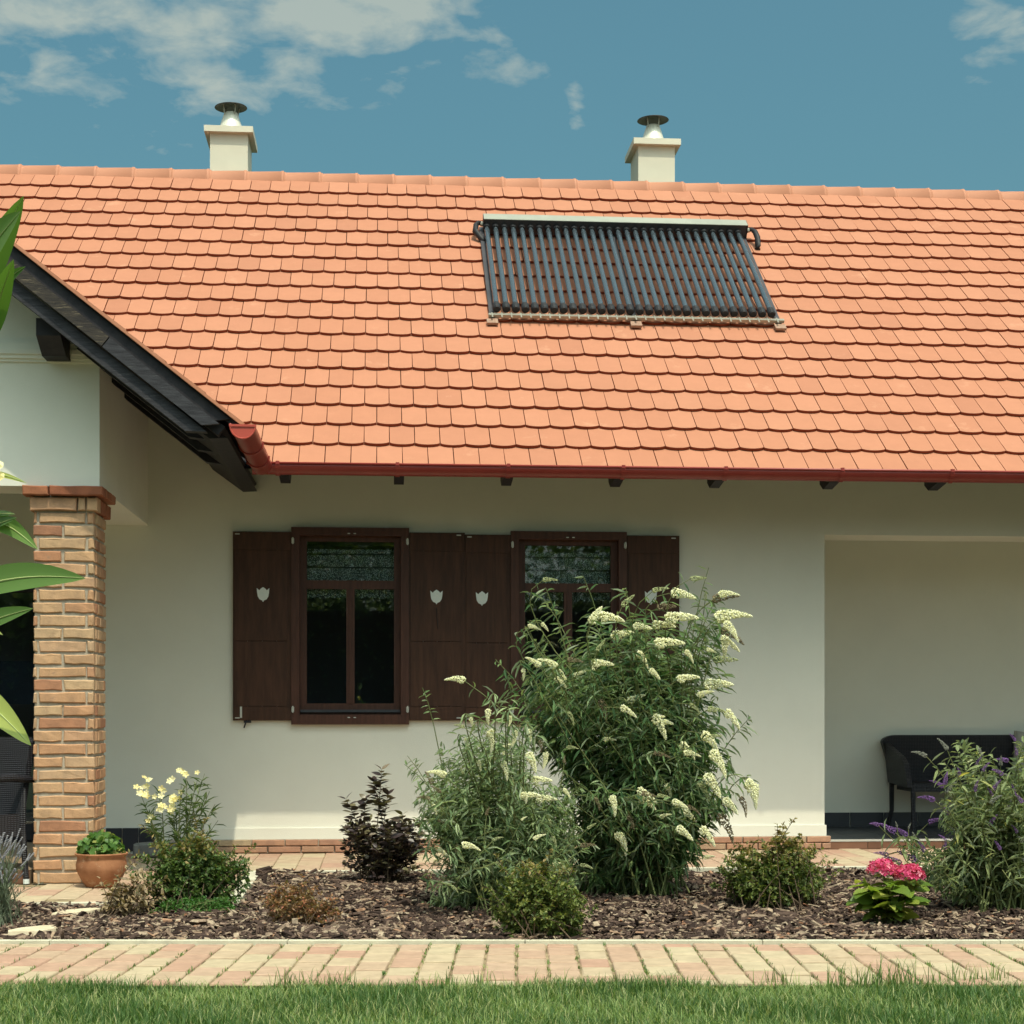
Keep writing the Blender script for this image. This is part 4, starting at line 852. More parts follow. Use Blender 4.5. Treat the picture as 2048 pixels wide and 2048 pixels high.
# tufts overhanging the path and weeds in the joints
tu = []
for (u, v, q, hh) in ((1690, 1978, 60, .13), (1790, 1974, 90, .15), (1740, 1976, 50, .10), (1085, 1968, 30, .08), (570, 1968, 30, .09), (660, 1970, 40, .09), (1310, 1980, 60, .09), (1270, 1982, 30, .10), (960, 1970, 40, .08), (1560, 1966, 30, .09), (240, 1975, 30, .07), (60, 1975, 30, .07), (880, 1968, 30, .07), (1900, 1962, 40, .1), (1990, 1960, 40, .09)):
    g = G(u, v); n = q; a = rng.uniform(0, 6.28, n); h = hh * rng.uniform(.4, 1, n); w = rng.uniform(.003, .005, n); l = rng.uniform(.2, 1.2, n); A = np.zeros((n, 3, 3)); A[:, 0, 0] = np.cos(a) * h * l; A[:, 1, 0] = np.sin(a) * h * l; A[:, 0, 1] = -np.sin(a) * w; A[:, 1, 1] = np.cos(a) * w; A[:, 2, 2] = h
    tu.append((A, np.stack([g[0] + rng.normal(0, .05, n), g[1] + rng.normal(0, .03, n), np.full(n, -.01)], 1)))
for _ in range(260):
    r = rng.uniform(-2.6, 2.6); i = round((r - .03) / PW - .5); x, y = cf((i + .5) * PW + .03, rng.uniform(D0 + .04, D1 - .02)); n = int(rng.integers(3, 9)); a = rng.uniform(0, 6.28, n); h = rng.uniform(.006, .02, n); w = rng.uniform(.003, .006, n); A = np.zeros((n, 3, 3)); A[:, 0, 0] = np.cos(a) * h; A[:, 1, 0] = np.sin(a) * h; A[:, 0, 1] = -np.sin(a) * w; A[:, 1, 1] = np.cos(a) * w; A[:, 2, 2] = h
    tu.append((A, np.stack([x + rng.normal(0, .006, n), y + rng.normal(0, .02, n), np.full(n, -.004)], 1)))
A = np.concatenate([t[0] for t in tu]); P = np.concatenate([t[1] for t in tu])
o = bulk('grass_tufts', BL[0], BL[1], A, P, np.clip(rng.beta(1.6, 1.6, len(P)) + .1, 0, 1), 'grass'); tag(o, 'longer grass tufts and tiny weeds in the path joints', 'grass', None, 'stuff')

# ------------------------------------------------------------------ plants
def pxl_frame(u, v):
    """base point on the ground and a function pixel -> point at the plant's depth (plus an offset towards the back)"""
    g = G(u, v); d = g[0] * cF[0] + g[1] * cF[1]
    def at(uu, vv, back=0.0):
        r = (uu - PX) / F * d; z = H + (YH - vv) / F * d; x, y = cf(r, d + back); return np.array((x, y, z))
    return np.array(g), d, at
def sample_blobs(blobs, at, d, n, shell=0.45, deep=0.9):
    vol = np.array([b[2] * b[3] * (b[2] + b[3]) for b in blobs], float); ids = rng.choice(len(blobs), n, p=vol / vol.sum()); out = []
    for i in ids:
        u, v, ru, rv = blobs[i]; q = rng.normal(0, 1, 3); q /= np.linalg.norm(q); q *= (shell + (1 - shell) * rng.random() ** .5)
        out.append(at(u + q[0] * ru, v - q[2] * rv, q[1] * (ru + rv) / 2 / F * d * deep))
    return np.array(out)
def shrub(name, label, cat, base, blobs, nshoot, per, ln, wd, leaf, spread=.06, stem='twig', droop=.0, shell=.4, t0=.35, group=None, tmpl=LEAF, top=None, jit=.5, extra=None, stemr=.0035, deep=.9, kink=.62, wildf=.18, loc_spread=None, nstem=60):
    g, d, at = pxl_frame(*base); th = thing(name, tuple(g), label, cat, group)
    T = sample_blobs(blobs, at, d, nshoot, shell, deep)
    wild = rng.random(len(T)) < wildf; T[wild] = g + (T[wild] - g) * rng.uniform(1.06, 1.36, (wild.sum(), 1)); T[:, 2] = np.maximum(T[:, 2], .03)
    if extra is not None: T = np.concatenate([np.array([at(*e) for e in extra]), T])
    Ps, Ds, tz = [], [], []; sm = MB(); ws = set((np.where(wild)[0] + (len(extra) if extra is not None else 0)).tolist())
    for i, t in enumerate(T):
        b0 = g + np.array([rng.normal(0, spread), rng.normal(0, spread), 0]); b0[2] = -.01
        mid = b0 * (1 - kink) + t * kink; mid[2] = b0[2] + (t[2] - b0[2]) * min(.92, kink + .22) + rng.normal(0, .02)
        m = max(4, int(per * rng.uniform(.7, 1.3))); tt = t0 + (1 - t0) * rng.random(m) ** .8; tt.sort()
        p = bez(b0, mid, t, tt); dd = bezd(b0, mid, t, tt); dd /= np.linalg.norm(dd, axis=1, keepdims=True) + 1e-9
        side = rng.normal(0, 1, (m, 3)); side -= dd * (side * dd).sum(1, keepdims=True); side /= np.linalg.norm(side, axis=1, keepdims=True)
        dr = side * .9 + dd * .55 + np.array([0, 0, -droop]) + rng.normal(0, jit * .3, (m, 3)); Ps.append(p); Ds.append(dr)
        if i < nstem or i in ws or (extra is not None and i < len(extra)): sm.tube([tuple(x) for x in bez(b0, mid, t, np.linspace(0, 1, 7))], [stemr * (1 - .11 * q) for q in range(7)], 5, False)
    P = np.concatenate(Ps); D = np.concatenate(Ds); n = len(P); l = ln * rng.uniform(.55, 1.25, n); w = wd * rng.uniform(.7, 1.25, n)
    P[:, 2] = np.maximum(P[:, 2], .005)
    sm.build('stems', stem, th)['kind'] = 'stuff'
    if top is None: put_leaves('foliage', P, D, l, w, leaf, th, tmpl)
    else:
        zt = g[2] + top[1] * (P[:, 2].max() - g[2]); kk = P[:, 2] + rng.normal(0, top[2], n) > zt
        put_leaves('foliage', P[~kk], D[~kk], l[~kk], w[~kk], leaf, th, tmpl); put_leaves('new_growth', P[kk], D[kk], l[kk], w[kk], top[0], th, tmpl)
    return th, g, d, at
# flower spikes of the buddlejas: cones of florets along a bent axis
def spike_mesh(name, mat, n=150, bend=.25, r0=.13, seed=0, fl=.10):
    g_ = np.random.default_rng(seed); t = g_.random(n) ** .9; a = g_.uniform(0, 6.28, n); rad = r0 * (1 - t) ** .55 * (.55 + .45 * np.minimum(1, t * 8)) * g_.uniform(.75, 1.1, n)
    C = np.stack([t, rad * np.cos(a), rad * np.sin(a) - bend * t ** 2], 1)
    oc = np.array([(1, 0, 0), (-1, 0, 0), (0, 1, 0), (0, -1, 0), (0, 0, 1), (0, 0, -1)]) * fl * .5
    of = [(0, 2, 4), (2, 1, 4), (1, 3, 4), (3, 0, 4), (2, 0, 5), (1, 2, 5), (3, 1, 5), (0, 3, 5)]
    A = frames(g_.normal(0, 1, (n, 3)), g_.normal(0, 1, (n, 3))) * (g_.uniform(.6, 1.2, n) * (1 - .45 * t))[:, None, None]
    o = bulk(name, oc, of, A, C, g_.random(n), mat); me = o.data; bpy.data.objects.remove(o); return me
SP = {}
for kk, mt in (('white', 'pale_flower'), ('green', 'green_flower'), ('brown', 'brown_flower'), ('purple', 'purple_flower'), ('grey', 'grey_flower')):
    SP[kk] = [spike_mesh('flower_spike', mt, 300 if kk == 'white' else 170, .15 + .17 * i, .205 if kk == 'white' else .18, i * 7 + len(kk)) for i in range(3)]
def spikes(th, g, d, at, lst, leafm, kind='white', depth=.35, rootf=.25):
    """lst of (u, v, tip angle, length px, kind)"""
    Ps, Ds = [], []; sm = MB()
    for e in lst:
        u, v, ang, lp = e[:4]; kd = e[4] if len(e) > 4 else kind; bk = e[5] if len(e) > 5 else -abs(rng.normal(depth, .12))
        c = at(u, v, bk); a = R(ang); sc = (d + bk) / d; L_ = lp / F * (d + bk)
        # the pixel is kept: move along the ray
        r = (u - PX) / F * (d + bk); x, y = cf(r, d + bk); c = np.array((x, y, H + (YH - v) / F * (d + bk)))
        dr = np.array((math.cos(a) * cR[0], math.cos(a) * cR[1], math.sin(a))) + np.array((cF[0], cF[1], 0)) * rng.normal(-.1, .25); dr /= np.linalg.norm(dr)
        b = c - dr * L_ * .5; up = np.array([[0, 0, 1.]]); Fm = frames(dr[None, :], up)[0] * L_
        if kd != 'white': Fm = Fm * np.array([[1, .9, .9]])
        mt = Matrix.Identity(4)
        for i in range(3):
            for j in range(3): mt[i][j] = Fm[i, j]
            mt[i][3] = b[i]
        inst('flower_spike', random.choice(SP[kd]), th, mt)
        b0 = g + np.array([rng.normal(0, .08), rng.normal(0, .06), 0]); s0 = b0 * rootf + b * (1 - rootf); s0[2] = max(.05, b[2] - (b[2] - b0[2]) * (.25 + .3 * rootf)); s0[:2] = b[:2] * .62 + g[:2] * .38
        mid = b - dr * .16 * (1 + rng.random()); mid[2] -= .02
        pp = bez(s0, mid, b, np.linspace(0, 1, 6)); sm.tube([tuple(q) for q in pp], [.004, .0036, .0032, .0028, .0024, .002], 5, False)
        m = 12; tt = np.linspace(.15, .97, m); p = bez(s0, mid, b, tt); dd = bezd(s0, mid, b, tt); dd /= np.linalg.norm(dd, axis=1, keepdims=True)
        sd = rng.normal(0, 1, (m, 3)); sd -= dd * (sd * dd).sum(1, keepdims=True); sd /= np.linalg.norm(sd, axis=1, keepdims=True); sd[1::2] = -sd[0::2]; p[1::2] = p[0::2]
        Ps.append(p); Ds.append(sd + dd * .45 + np.array([0, 0, -.55]))
    P = np.concatenate(Ps); D = np.concatenate(Ds); n = len(P)
    sm.build('flower_stalks', 'stem', th)['kind'] = 'stuff'; put_leaves('shoot_leaves', P, D, rng.uniform(.05, .10, n), rng.uniform(.010, .018, n), leafm, th)
# big white buddleja
c5 = lambda x, y: (x * .3416 + 900, y * .3416 + 1020)
th, g, d, at = shrub('white_buddleja', 'tall buddleja with dark leaves and white drooping flower spikes', 'shrub', (1290, 1790),
    [(1230, 1420, 190, 150), (1330, 1330, 120, 120), (1150, 1380, 140, 110), (1260, 1600, 170, 150), (1370, 1540, 100, 150), (1200, 1700, 110, 80), (1340, 1680, 80, 90), (1100, 1330, 60, 60), (1420, 1250, 50, 70), (1240, 1280, 90, 70)],
    660, 27, .100, .017, 'bud_leaf', .12, 'stem', .55, .35, .30, wildf=.02, extra=[(1090, 1180, -.2), (1075, 1300, -.2), (1440, 1180, -.1), (1250, 1180, -.1), (1180, 1230, -.2)], stemr=.006)
wl = [(40, 975, 150, 110), (495, 880, 130, 95), (585, 880, 130, 115), (660, 965, 100, 90), (850, 610, 65, 125), (945, 615, 10, 155), (1040, 525, 50, 100, 'green'), (1010, 720, 20, 135), (1280, 760, 20, 165), (890, 885, 15, 125), (755, 950, 40, 75), (1140, 860, -30, 105), (1370, 490, -5, 145), (1230, 455, 25, 95, 'green'), (1350, 610, 20, 180), (1495, 500, 90, 65, 'green'), (1610, 495, 25, 160, 'brown'), (1625, 475, 25, 110), (1640, 590, 30, 190), (1660, 690, -30, 130), (1660, 715, -10, 150, 'brown'), (1610, 790, -90, 120), (1655, 780, -20, 110), (1615, 870, 8, 140, 'green'), (1390, 970, 25, 125), (1575, 1012, 10, 165), (1085, 1090, 40, 105), (1050, 1170, -15, 105), (915, 1160, -50, 130, 'brown'), (1245, 1260, -45, 145), (1665, 1215, -35, 130), (1540, 1340, -25, 145), (1400, 1390, -20, 120), (1590, 1460, -35, 160), (1550, 1610, -50, 160), (1790, 1640, -45, 160), (1800, 1660, -70, 120), (1650, 1730, -40, 120), (1735, 1725, -50, 115, 'brown'), (1160, 1660, -15, 130), (1160, 1705, -15, 115), (970, 1720, -60, 110), (1285, 1640, -60, 85), (1350, 1720, -15, 100), (1255, 1780, 45, 65), (1400, 1780, -30, 125), (1640, 1840, -40, 180, 'brown'), (585, 400, 15, 85, 'green'), (1455, 395, 10, 95, 'green'), (490, 675, 10, 70), (560, 680, -30, 60), (1410, 845, -30, 80), (1270, 560, 10, 130, 'brown'), (1250, 660, 15, 130), (1130, 680, 0, 110), (880, 790, 60, 80, 'green'), (1500, 1640, -45, 120, 'green'), (1380, 1890, -30, 120), (1520, 1900, -35, 130), (1010, 1930, -40, 110), (1080, 1690 + 150, 50, 60, 'brown'), (1440, 1150, -20, 80, 'green'), (1560, 1160, 10, 110, 'green')]
spikes(th, g, d, at, [(*c5(e[0], e[1]), e[2], e[3] * .3416) + ((e[4],) if len(e) > 4 else ()) for e in wl] + [(1232, 1610, -60, 34), (1251, 1686, -55, 44), (1265, 1640, -40, 30, 'brown')] + [(1040 + 420 * rng.random(), 1300 + 420 * rng.random(), rng.uniform(-70, 60), rng.uniform(20, 34), random.choice(('white', 'white', 'green', 'brown'))) for _ in range(24)], 'bud_leaf', depth=.52)
# paler buddleja in front of it on the left
c7 = lambda x, y: (x * .2588 + 800, y * .2588 + 1400)
th, g, d, at = shrub('white_buddleja', 'grey-green buddleja with white flower spikes, lower and left of the tall one', 'shrub', (1000, 1815),
    [(955, 1630, 125, 100), (1050, 1650, 115, 105), (930, 1540, 80, 70), (990, 1500, 80, 60), (1110, 1680, 60, 60), (880, 1600, 60, 70), (1000, 1720, 110, 70), (895, 1785, 60, 36), (1120, 1740, 50, 50), (1080, 1620, 70, 60)],
    900, 28, .052, .0108, 'grey_leaf', .15, 'stem', .45, .35, .22, wildf=.04, stemr=.005)
fl = [(900, 295, -75, 120), (1010, 275, -80, 100), (730, 300, -60, 160), (1030, 480, -60, 165), (1135, 460, -80, 120), (830, 530, -50, 135), (815, 440, -80, 90), (1090, 600, 20, 160), (1000, 720, 25, 160), (1130, 745, 20, 160), (300, 545, 140, 140), (545, 1110, 10, 140), (620, 500, -60, 80), (830, 350, 30, 90), (675, 130, -100, 120), (560, 170, -60, 80), (860, 155, -80, 80), (230, 590, 110, 120, 'brown'), (190, 740, 150, 100, 'brown'), (290, 680, 120, 90, 'brown'), (780, 1270, -20, 90, 'green'), (430, 1450, -20, 70, 'green'), (950, 910, 60, 50), (740, 450, 30, 100, 'green'), (460, 190, 150, 90, 'green'), (870, 640, -70, 100, 'green'), (1100, 350, -60, 90, 'brown'), (680, 270, 120, 100, 'green'), (1480, 970, 40, 80, 'green'), (1440, 1270, 10, 100, 'green'), (520, 320, -50, 70), (750, 1060, 40, 80, 'green'), (960, 560, -60, 120, 'green'), (1450, 1110, 20, 120, 'brown')]
spikes(th, g, d, at, [(*c7(e[0], e[1]), e[2], e[3] * .2588) + ((e[4],) if len(e) > 4 else ()) for e in fl] + [(850 + 300 * rng.random(), 1510 + 260 * rng.random(), rng.uniform(-70, 120), rng.uniform(16, 28), random.choice(('white', 'green', 'green', 'brown'))) for _ in range(22)], 'grey_leaf', depth=.42)
# purple buddleja at the right edge
c6 = lambda x, y: (x * .3106 + 1548, y * .3106 + 1300)
th, g, d, at = shrub('purple_buddleja', 'buddleja with purple flower spikes at the right edge', 'shrub', (2010, 1822),
    [(1990, 1650, 110, 110), (1930, 1740, 90, 70), (2040, 1740, 110, 90), (1960, 1600, 60, 70), (2070, 1620, 80, 90), (1890, 1700, 40, 40)],
    480, 26, .058, .017, 'purple_leaf', .10, 'stem', .25, .35, .30, extra=[(1860, 1520, -.3), (1895, 1500, -.2), (1965, 1515, -.2), (1980, 1580, -.3)], stemr=.005)
pl_ = [(945, 655, 140, 95, 'grey'), (1095, 600, 115, 95, 'grey'), (1335, 650, 95, 65, 'grey'), (1060, 850, 130, 90), (990, 940, 145, 110), (1470, 695, 150, 90), (1110, 1035, 120, 70), (1035, 1085, 40, 100), (650, 1110, 140, 80, 'purple'), (735, 1140, 140, 120), (820, 1165, 140, 110), (955, 1265, 120, 90), (700, 1300, 145, 90), (770, 1340, 145, 110), (860, 1320, 145, 140), (1545, 900, 100, 90), (1395, 910, 110, 70), (1560, 1150, 100, 60), (1560, 650, 100, 60), (1540, 560, 120, 60), (790, 1120, 95, 40, 'grey'), (905, 1195, 110, 60, 'grey'), (870, 1130, 80, 40, 'grey'), (1500, 800, 130, 50, 'grey'), (1580, 950, 120, 80)]
spikes(th, g, d, at, [(*c6(e[0], e[1]), e[2], e[3] * .3106) + ((e[4],) if len(e) > 4 else ('purple',)) for e in pl_] + [(1880 + 200 * rng.random(), 1510 + 230 * rng.random(), rng.uniform(60, 150), rng.uniform(18, 30), random.choice(('purple', 'purple', 'grey'))) for _ in range(22)], 'purple_leaf', depth=.36)
# spireas and the other low shrubs
shrub('spirea', 'rounded dense green spirea nearest the path, below the buddlejas', 'shrub', (1085, 1876), [(1080, 1808, 96, 66), (1062, 1765, 60, 46), (1120, 1830, 60, 45), (1040, 1840, 55, 35)], 480, 26, .024, .013, 'spirea', .08, 'twig', .1, .55, .45, tmpl=LEAF_S, top=('spirea_top', .80, .05), nstem=40)
shrub('spirea', 'green spirea with yellowish tips, below the porch corner', 'shrub', (1550, 1812), [(1505, 1745, 62, 62), (1590, 1745, 62, 66), (1545, 1775, 98, 52), (1565, 1705, 45, 40)], 560, 24, .028, .015, 'spirea', .11, 'twig', .1, .45, .4, tmpl=LEAF_S, top=('spirea_top', .60, .06), extra=[(1555, 1648), (1558, 1660), (1550, 1668), (1645, 1700), (1470, 1690)], nstem=60)
shrub('green_shrub', 'bushy green shrub with olive tips beside the terracotta pot', 'shrub', (390, 1822), [(360, 1760, 80, 60), (430, 1760, 70, 60), (330, 1715, 50, 40), (400, 1710, 60, 40), (470, 1740, 40, 40), (390, 1690, 40, 30)], 440, 24, .028, .016, 'green', .09, 'twig', .1, .4, .4, tmpl=LEAF_S, top=('spirea_top', .66, .05), nstem=60)
shrub('ground_cover', 'low bright green ground cover at the foot of the bushy shrub', 'plant', (400, 1832), [(400, 1812, 80, 22), (440, 1815, 45, 18), (350, 1815, 45, 18)], 220, 12, .017, .011, 'low_green', .14, 'stem', .0, .3, .4, tmpl=LEAF_S, nstem=20)
shrub('bronze_seedling', 'small spindly plant with tan leaves left of the bushy shrub', 'plant', (222, 1832), [(225, 1775, 45, 32), (285, 1775, 45, 40), (205, 1795, 25, 25), (260, 1800, 50, 25)], 44, 14, .042, .016, 'tan_leaf', .03, 'twig', .25, .3, .3, nstem=22, stemr=.003)
shrub('rust_spirea', 'low rust-coloured spirea with reddish tips in the open bark', 'shrub', (600, 1852), [(595, 1812, 75, 38), (555, 1800, 36, 26), (645, 1828, 42, 26), (595, 1785, 36, 26)], 190, 16, .023, .012, 'rust', .09, 'twig', .0, .35, .4, tmpl=LEAF_S, nstem=60, stemr=.002)
# dark-leaved ninebark: its leaves are pieces of their own
g, d, at = pxl_frame(762, 1766); th = thing('dark_shrub', tuple(g), 'upright shrub with dark purple leaves in front of the wall', 'shrub')
def leaf_obj_mesh(name, mat, ln, wd, nseg=5, droop=.18, fold=.12, wave=0.0, tipp=1.0, serr=0):
    vs, fs = [], []
    for i in range(nseg + 1):
        t = i / nseg; w = wd / 2 * math.sin(math.pi * min(1, t ** .8 * .97 + .015)) ** tipp; z = -droop * ln * t * t
        if serr and 0 < i < nseg: w *= 1 + (.10 if i % 2 else -.04)
        vs += [(ln * t, w, z + fold * w + wave * math.sin(9 * t) * w), (ln * t, 0, z), (ln * t, -w, z + fold * w - wave * math.sin(9 * t + 1) * w)]
    for i in range(nseg):
        a = 3 * i; fs += [(a, a + 1, a + 4, a + 3), (a + 1, a + 2, a + 5, a + 4)]
    return MB().add(vs, fs).mesh(name, mat, True)
nbm = [leaf_obj_mesh('leaf', 'ninebark', .072, .038 + .004 * i, 5, .15 + .1 * i) for i in range(3)]
sm = MB(); nl = 0; extraP, extraD = [], []
sh_ = [(762, 1540, 1.0), (745, 1565, 1), (690, 1600, 1), (725, 1600, 1), (775, 1590, 1), (805, 1630, 1), (700, 1650, 1), (740, 1640, 1), (785, 1660, 1), (822, 1670, 1), (690, 1700, .8), (720, 1690, .8), (760, 1690, .8), (800, 1700, .8), (835, 1700, .8)]
for k2, (u, v, s_) in enumerate(sh_ + [(rng.uniform(685, 845), rng.uniform(1640, 1750), .85) for _ in range(110)]):
    tip = at(u, v, rng.normal(0, .10)); b0 = g + np.array([rng.normal(0, .06), rng.normal(0, .05), 0]); mid = b0 * .45 + tip * .55; mid[2] = tip[2] * .62
    pp = bez(b0, mid, tip, np.linspace(0, 1, 7)); sm.tube([tuple(q) for q in pp], [.0045 - .0005 * q for q in range(7)], 5, False)
    ln_ = np.linalg.norm(tip - b0); m = max(5, int(ln_ / .030)); tt = np.linspace(.28, 1, m); p = bez(b0, mid, tip, tt); dd = bezd(b0, mid, tip, tt); a0 = rng.uniform(0, 6.28)
    for i in range(m):
        for s in (0, 1):
            a = a0 + i * 1.75 + s * math.pi; t_ = dd[i] / np.linalg.norm(dd[i]); q = np.array((math.cos(a), math.sin(a), 0.1)); dr = q + t_ * (.35 + .6 * (i == m - 1)); up = np.array([[0, 0, 1.]]) + rng.normal(0, .2, (1, 3))
            size = s_ * (.62 + .5 * math.sin(math.pi * min(1, (1 - tt[i]) * 2.2 + .15))) * rng.uniform(.8, 1.15)
            if nl < 300 and (k2 < 15 or rng.random() < .4):
                Fm = frames(dr[None, :], up, np.array([rng.normal(0, .3)]))[0] * size; mt = Matrix.Identity(4)
                for r1 in range(3):
                    for c1 in range(3): mt[r1][c1] = Fm[r1, c1]
                    mt[r1][3] = p[i][r1]
                inst('leaf', random.choice(nbm), th, mt); nl += 1
            else: extraP.append(p[i]); extraD.append(np.append(dr, size))
sm.build('stems', 'twig', th)['kind'] = 'stuff'
eP = np.array(extraP); eD = np.array(extraD); put_leaves('foliage', eP, eD[:, :3], .058 * eD[:, 3], .034 * eD[:, 3], 'ninebark', th, LEAF)
# yellow oleander behind the bushy shrub
g, d, at = pxl_frame(350, 1790); th = thing('yellow_oleander', tuple(g), 'slender oleander with pale yellow flowers in front of the wall', 'plant')
sm = MB(); P_, D_ = [], []
for (u, v) in ((290, 1590), (300, 1620), (325, 1580), (345, 1600), (365, 1570), (372, 1555), (395, 1560), (405, 1548), (400, 1600), (425, 1610), (438, 1640), (290, 1650), (420, 1660), (380, 1640), (345, 1630), (310, 1660), (430, 1580), (360, 1660)):
    tip = at(u, v, rng.normal(0, .08)); b0 = g + np.array([rng.normal(0, .04), rng.normal(0, .04), 0]); mid = b0 * .5 + tip * .5; mid[2] = tip[2] * .62
    sm.tube([tuple(q) for q in bez(b0, mid, tip, np.linspace(0, 1, 7))], [.005, .0045, .004, .0035, .003, .0022, .0014], 5, False)
    m = 26; tt = np.sort(rng.uniform(.45, .93, m)); p = bez(b0, mid, tip, tt); sd = rng.normal(0, 1, (m, 3)); sd[:, 2] = rng.normal(.5, .4, m); P_.append(p); D_.append(sd)
sm.build('stems', 'stem', th)['kind'] = 'stuff'; P_ = np.concatenate(P_); D_ = np.concatenate(D_); n = len(P_)
put_leaves('foliage', P_, D_, rng.uniform(.05, .095, n), rng.uniform(.007, .012, n), 'green', th)
def flower5(name, mat, r, n=5):
    mb = MB()
    for i in range(n):
        a = 2 * math.pi * i / n; c, s = math.cos(a), math.sin(a); h_ = 2.6 / n; c1, s1 = math.cos(a + h_), math.sin(a + h_); c2, s2 = math.cos(a - h_), math.sin(a - h_)
        mb.add([(0, 0, -.2 * r), (.72 * r * c1, .72 * r * s1, .12 * r), (r * c, r * s, .10 * r), (.72 * r * c2, .72 * r * s2, .12 * r), (1.0 * r * math.cos(a + .2), r * math.sin(a + .2), .05 * r)], [(0, 3, 2, 1), (1, 2, 4)])
    return mb.mesh(name, mat)
fm = [flower5('flower', 'yellow_flower', .021), flower5('flower', 'yellow_flower', .017)]
for (u, v, q) in ((299, 1563, 3), (297, 1585, 6), (327, 1587, 5), (325, 1610, 4), (355, 1600, 6), (362, 1590, 4), (305, 1634, 3), (368, 1550, 5), (336, 1560, 2), (350, 1612, 4), (283, 1575, 2), (392, 1552, 1)):
    for _ in range(q):
        c = at(u + rng.normal(0, 7), v + rng.normal(0, 6), -.08 + rng.normal(0, .03)); dr = np.array([[rng.normal(0, .7), -1 + rng.normal(0, .4), .5 + rng.normal(0, .4)]]); Fm = frames(np.array([[1., 0, 0]]) + rng.normal(0, .2, (1, 3)), dr)[0]
        inst('flower', random.choice(fm), th, Matrix([list(Fm[i]) + [c[i]] for i in range(3)] + [[0, 0, 0, 1]]))
# lavender at the left edge
g, d, at = pxl_frame(-12, 1848); th = thing('lavender', tuple(g), 'grey-green lavender bush at the left edge of the bed', 'plant')
sm = MB(); P_, D_ = [], []; fl_ = MB()
for i in range(150):
    u, v = rng.normal(-12, 26), rng.uniform(1670, 1800); tip = at(u + (u + 12) * .2, v, rng.normal(0, .1)); b0 = g + np.array([rng.normal(0, .06), rng.normal(0, .06), 0]); mid = (b0 + tip) / 2 + np.array([0, 0, .04])
    pth = bez(b0, mid, tip, np.linspace(0, 1, 5)); sm.tube([tuple(q) for q in pth], [.0016] * 5, 4, False)
    m = 14; tt = rng.uniform(.1, .75, m); p = bez(b0, mid, tip, tt); P_.append(p); D_.append(np.stack([rng.normal(0, .5, m), rng.normal(0, .5, m), np.full(m, 1.)], 1))
    if v < 1760:
        for k2 in range(7):
            c = pth[-1] + (pth[-1] - pth[-2]) * (k2 * .09 - .2); fl_.tube([tuple(c - np.array([0, 0, .004])), tuple(c), tuple(c + np.array([0, 0, .004]))], [.002, .0055, .002], 5, False)
sm.build('stems', 'lavender_leaf', th)['kind'] = 'stuff'; fl_.build('flower_heads', 'lavender_flower', th)['kind'] = 'stuff'; P_ = np.concatenate(P_); D_ = np.concatenate(D_); n = len(P_)
put_leaves('foliage', P_, D_, rng.uniform(.03, .055, n), rng.uniform(.0035, .006, n), 'lavender_leaf', th, LEAF_S)
# geranium in the pot
th = thing('geranium', (pc_[0], pc_[1], .165), 'leafy green geranium growing in the terracotta pot', 'plant')
def round_leaf(name, mat, r):
    mb = MB(); n = 14; vs = [(0, 0, -.15 * r)]
    for i in range(n):
        a = 2 * math.pi * i / n; q = r * (1 + .12 * math.cos(7 * a)) * (1 if i else .45); vs.append((q * math.cos(a), q * math.sin(a), .18 * r * math.cos(3 * a) * .5))
    return mb.add(vs, [(0, 1 + i, 1 + (i + 1) % n) for i in range(n)]).mesh(name, mat, True)
gm = [round_leaf('leaf', 'geranium_leaf', .026), round_leaf('leaf', 'geranium_leaf', .021), round_leaf('leaf', 'geranium_leaf', .016)]; sm = MB()
for i in range(230):
    q = rng.normal(0, 1, 3); q /= np.linalg.norm(q); q[2] = abs(q[2]); s = .55 + .45 * rng.random() ** .5; c = np.array((pc_[0] + q[0] * .145 * s, pc_[1] + q[1] * .145 * s, .185 + q[2] * .145 * s + .02 * rng.random()))
    nrm = q + np.array([0, -.3, .5]) + rng.normal(0, .35, 3); Fm = frames(rng.normal(0, 1, (1, 3)), nrm[None, :])[0]
    inst('leaf', random.choice(gm), th, Matrix([list(Fm[k2]) + [c[k2]] for k2 in range(3)] + [[0, 0, 0, 1]]))
    if i < 60: sm.tube([(pc_[0] + q[0] * .03, pc_[1] + q[1] * .03, .165), tuple(c)], [.003, .002], 4, False)
sm.build('stems', 'stem', th)['kind'] = 'stuff'
# hydrangea
g, d, at = pxl_frame(1778, 1848); th = thing('hydrangea', tuple(g), 'hydrangea with two pink flower heads and yellow-green leaves', 'plant')
hm = [leaf_obj_mesh('leaf', 'hyd_leaf', .125, .085, 8, .30, .22, .05, .75, 1), leaf_obj_mesh('leaf', 'hyd_leaf', .10, .068, 8, .45, .28, .06, .75, 1), leaf_obj_mesh('leaf', 'hyd_leaf', .14, .09, 8, .2, .2, .04, .75, 1)]
sm = MB()
def place_leaf(c, dr, me, sc, rollj=.3, upv=(0, 0, 1)):
    Fm = frames(np.array(dr)[None, :], np.array([upv]) + rng.normal(0, .18, (1, 3)), np.array([rng.normal(0, rollj)]))[0] * sc
    return inst('leaf', me, th, Matrix([list(Fm[k2]) + [c[k2]] for k2 in range(3)] + [[0, 0, 0, 1]]))
heads = [at(1763, 1738, -.03), at(1813, 1748, -.05)]
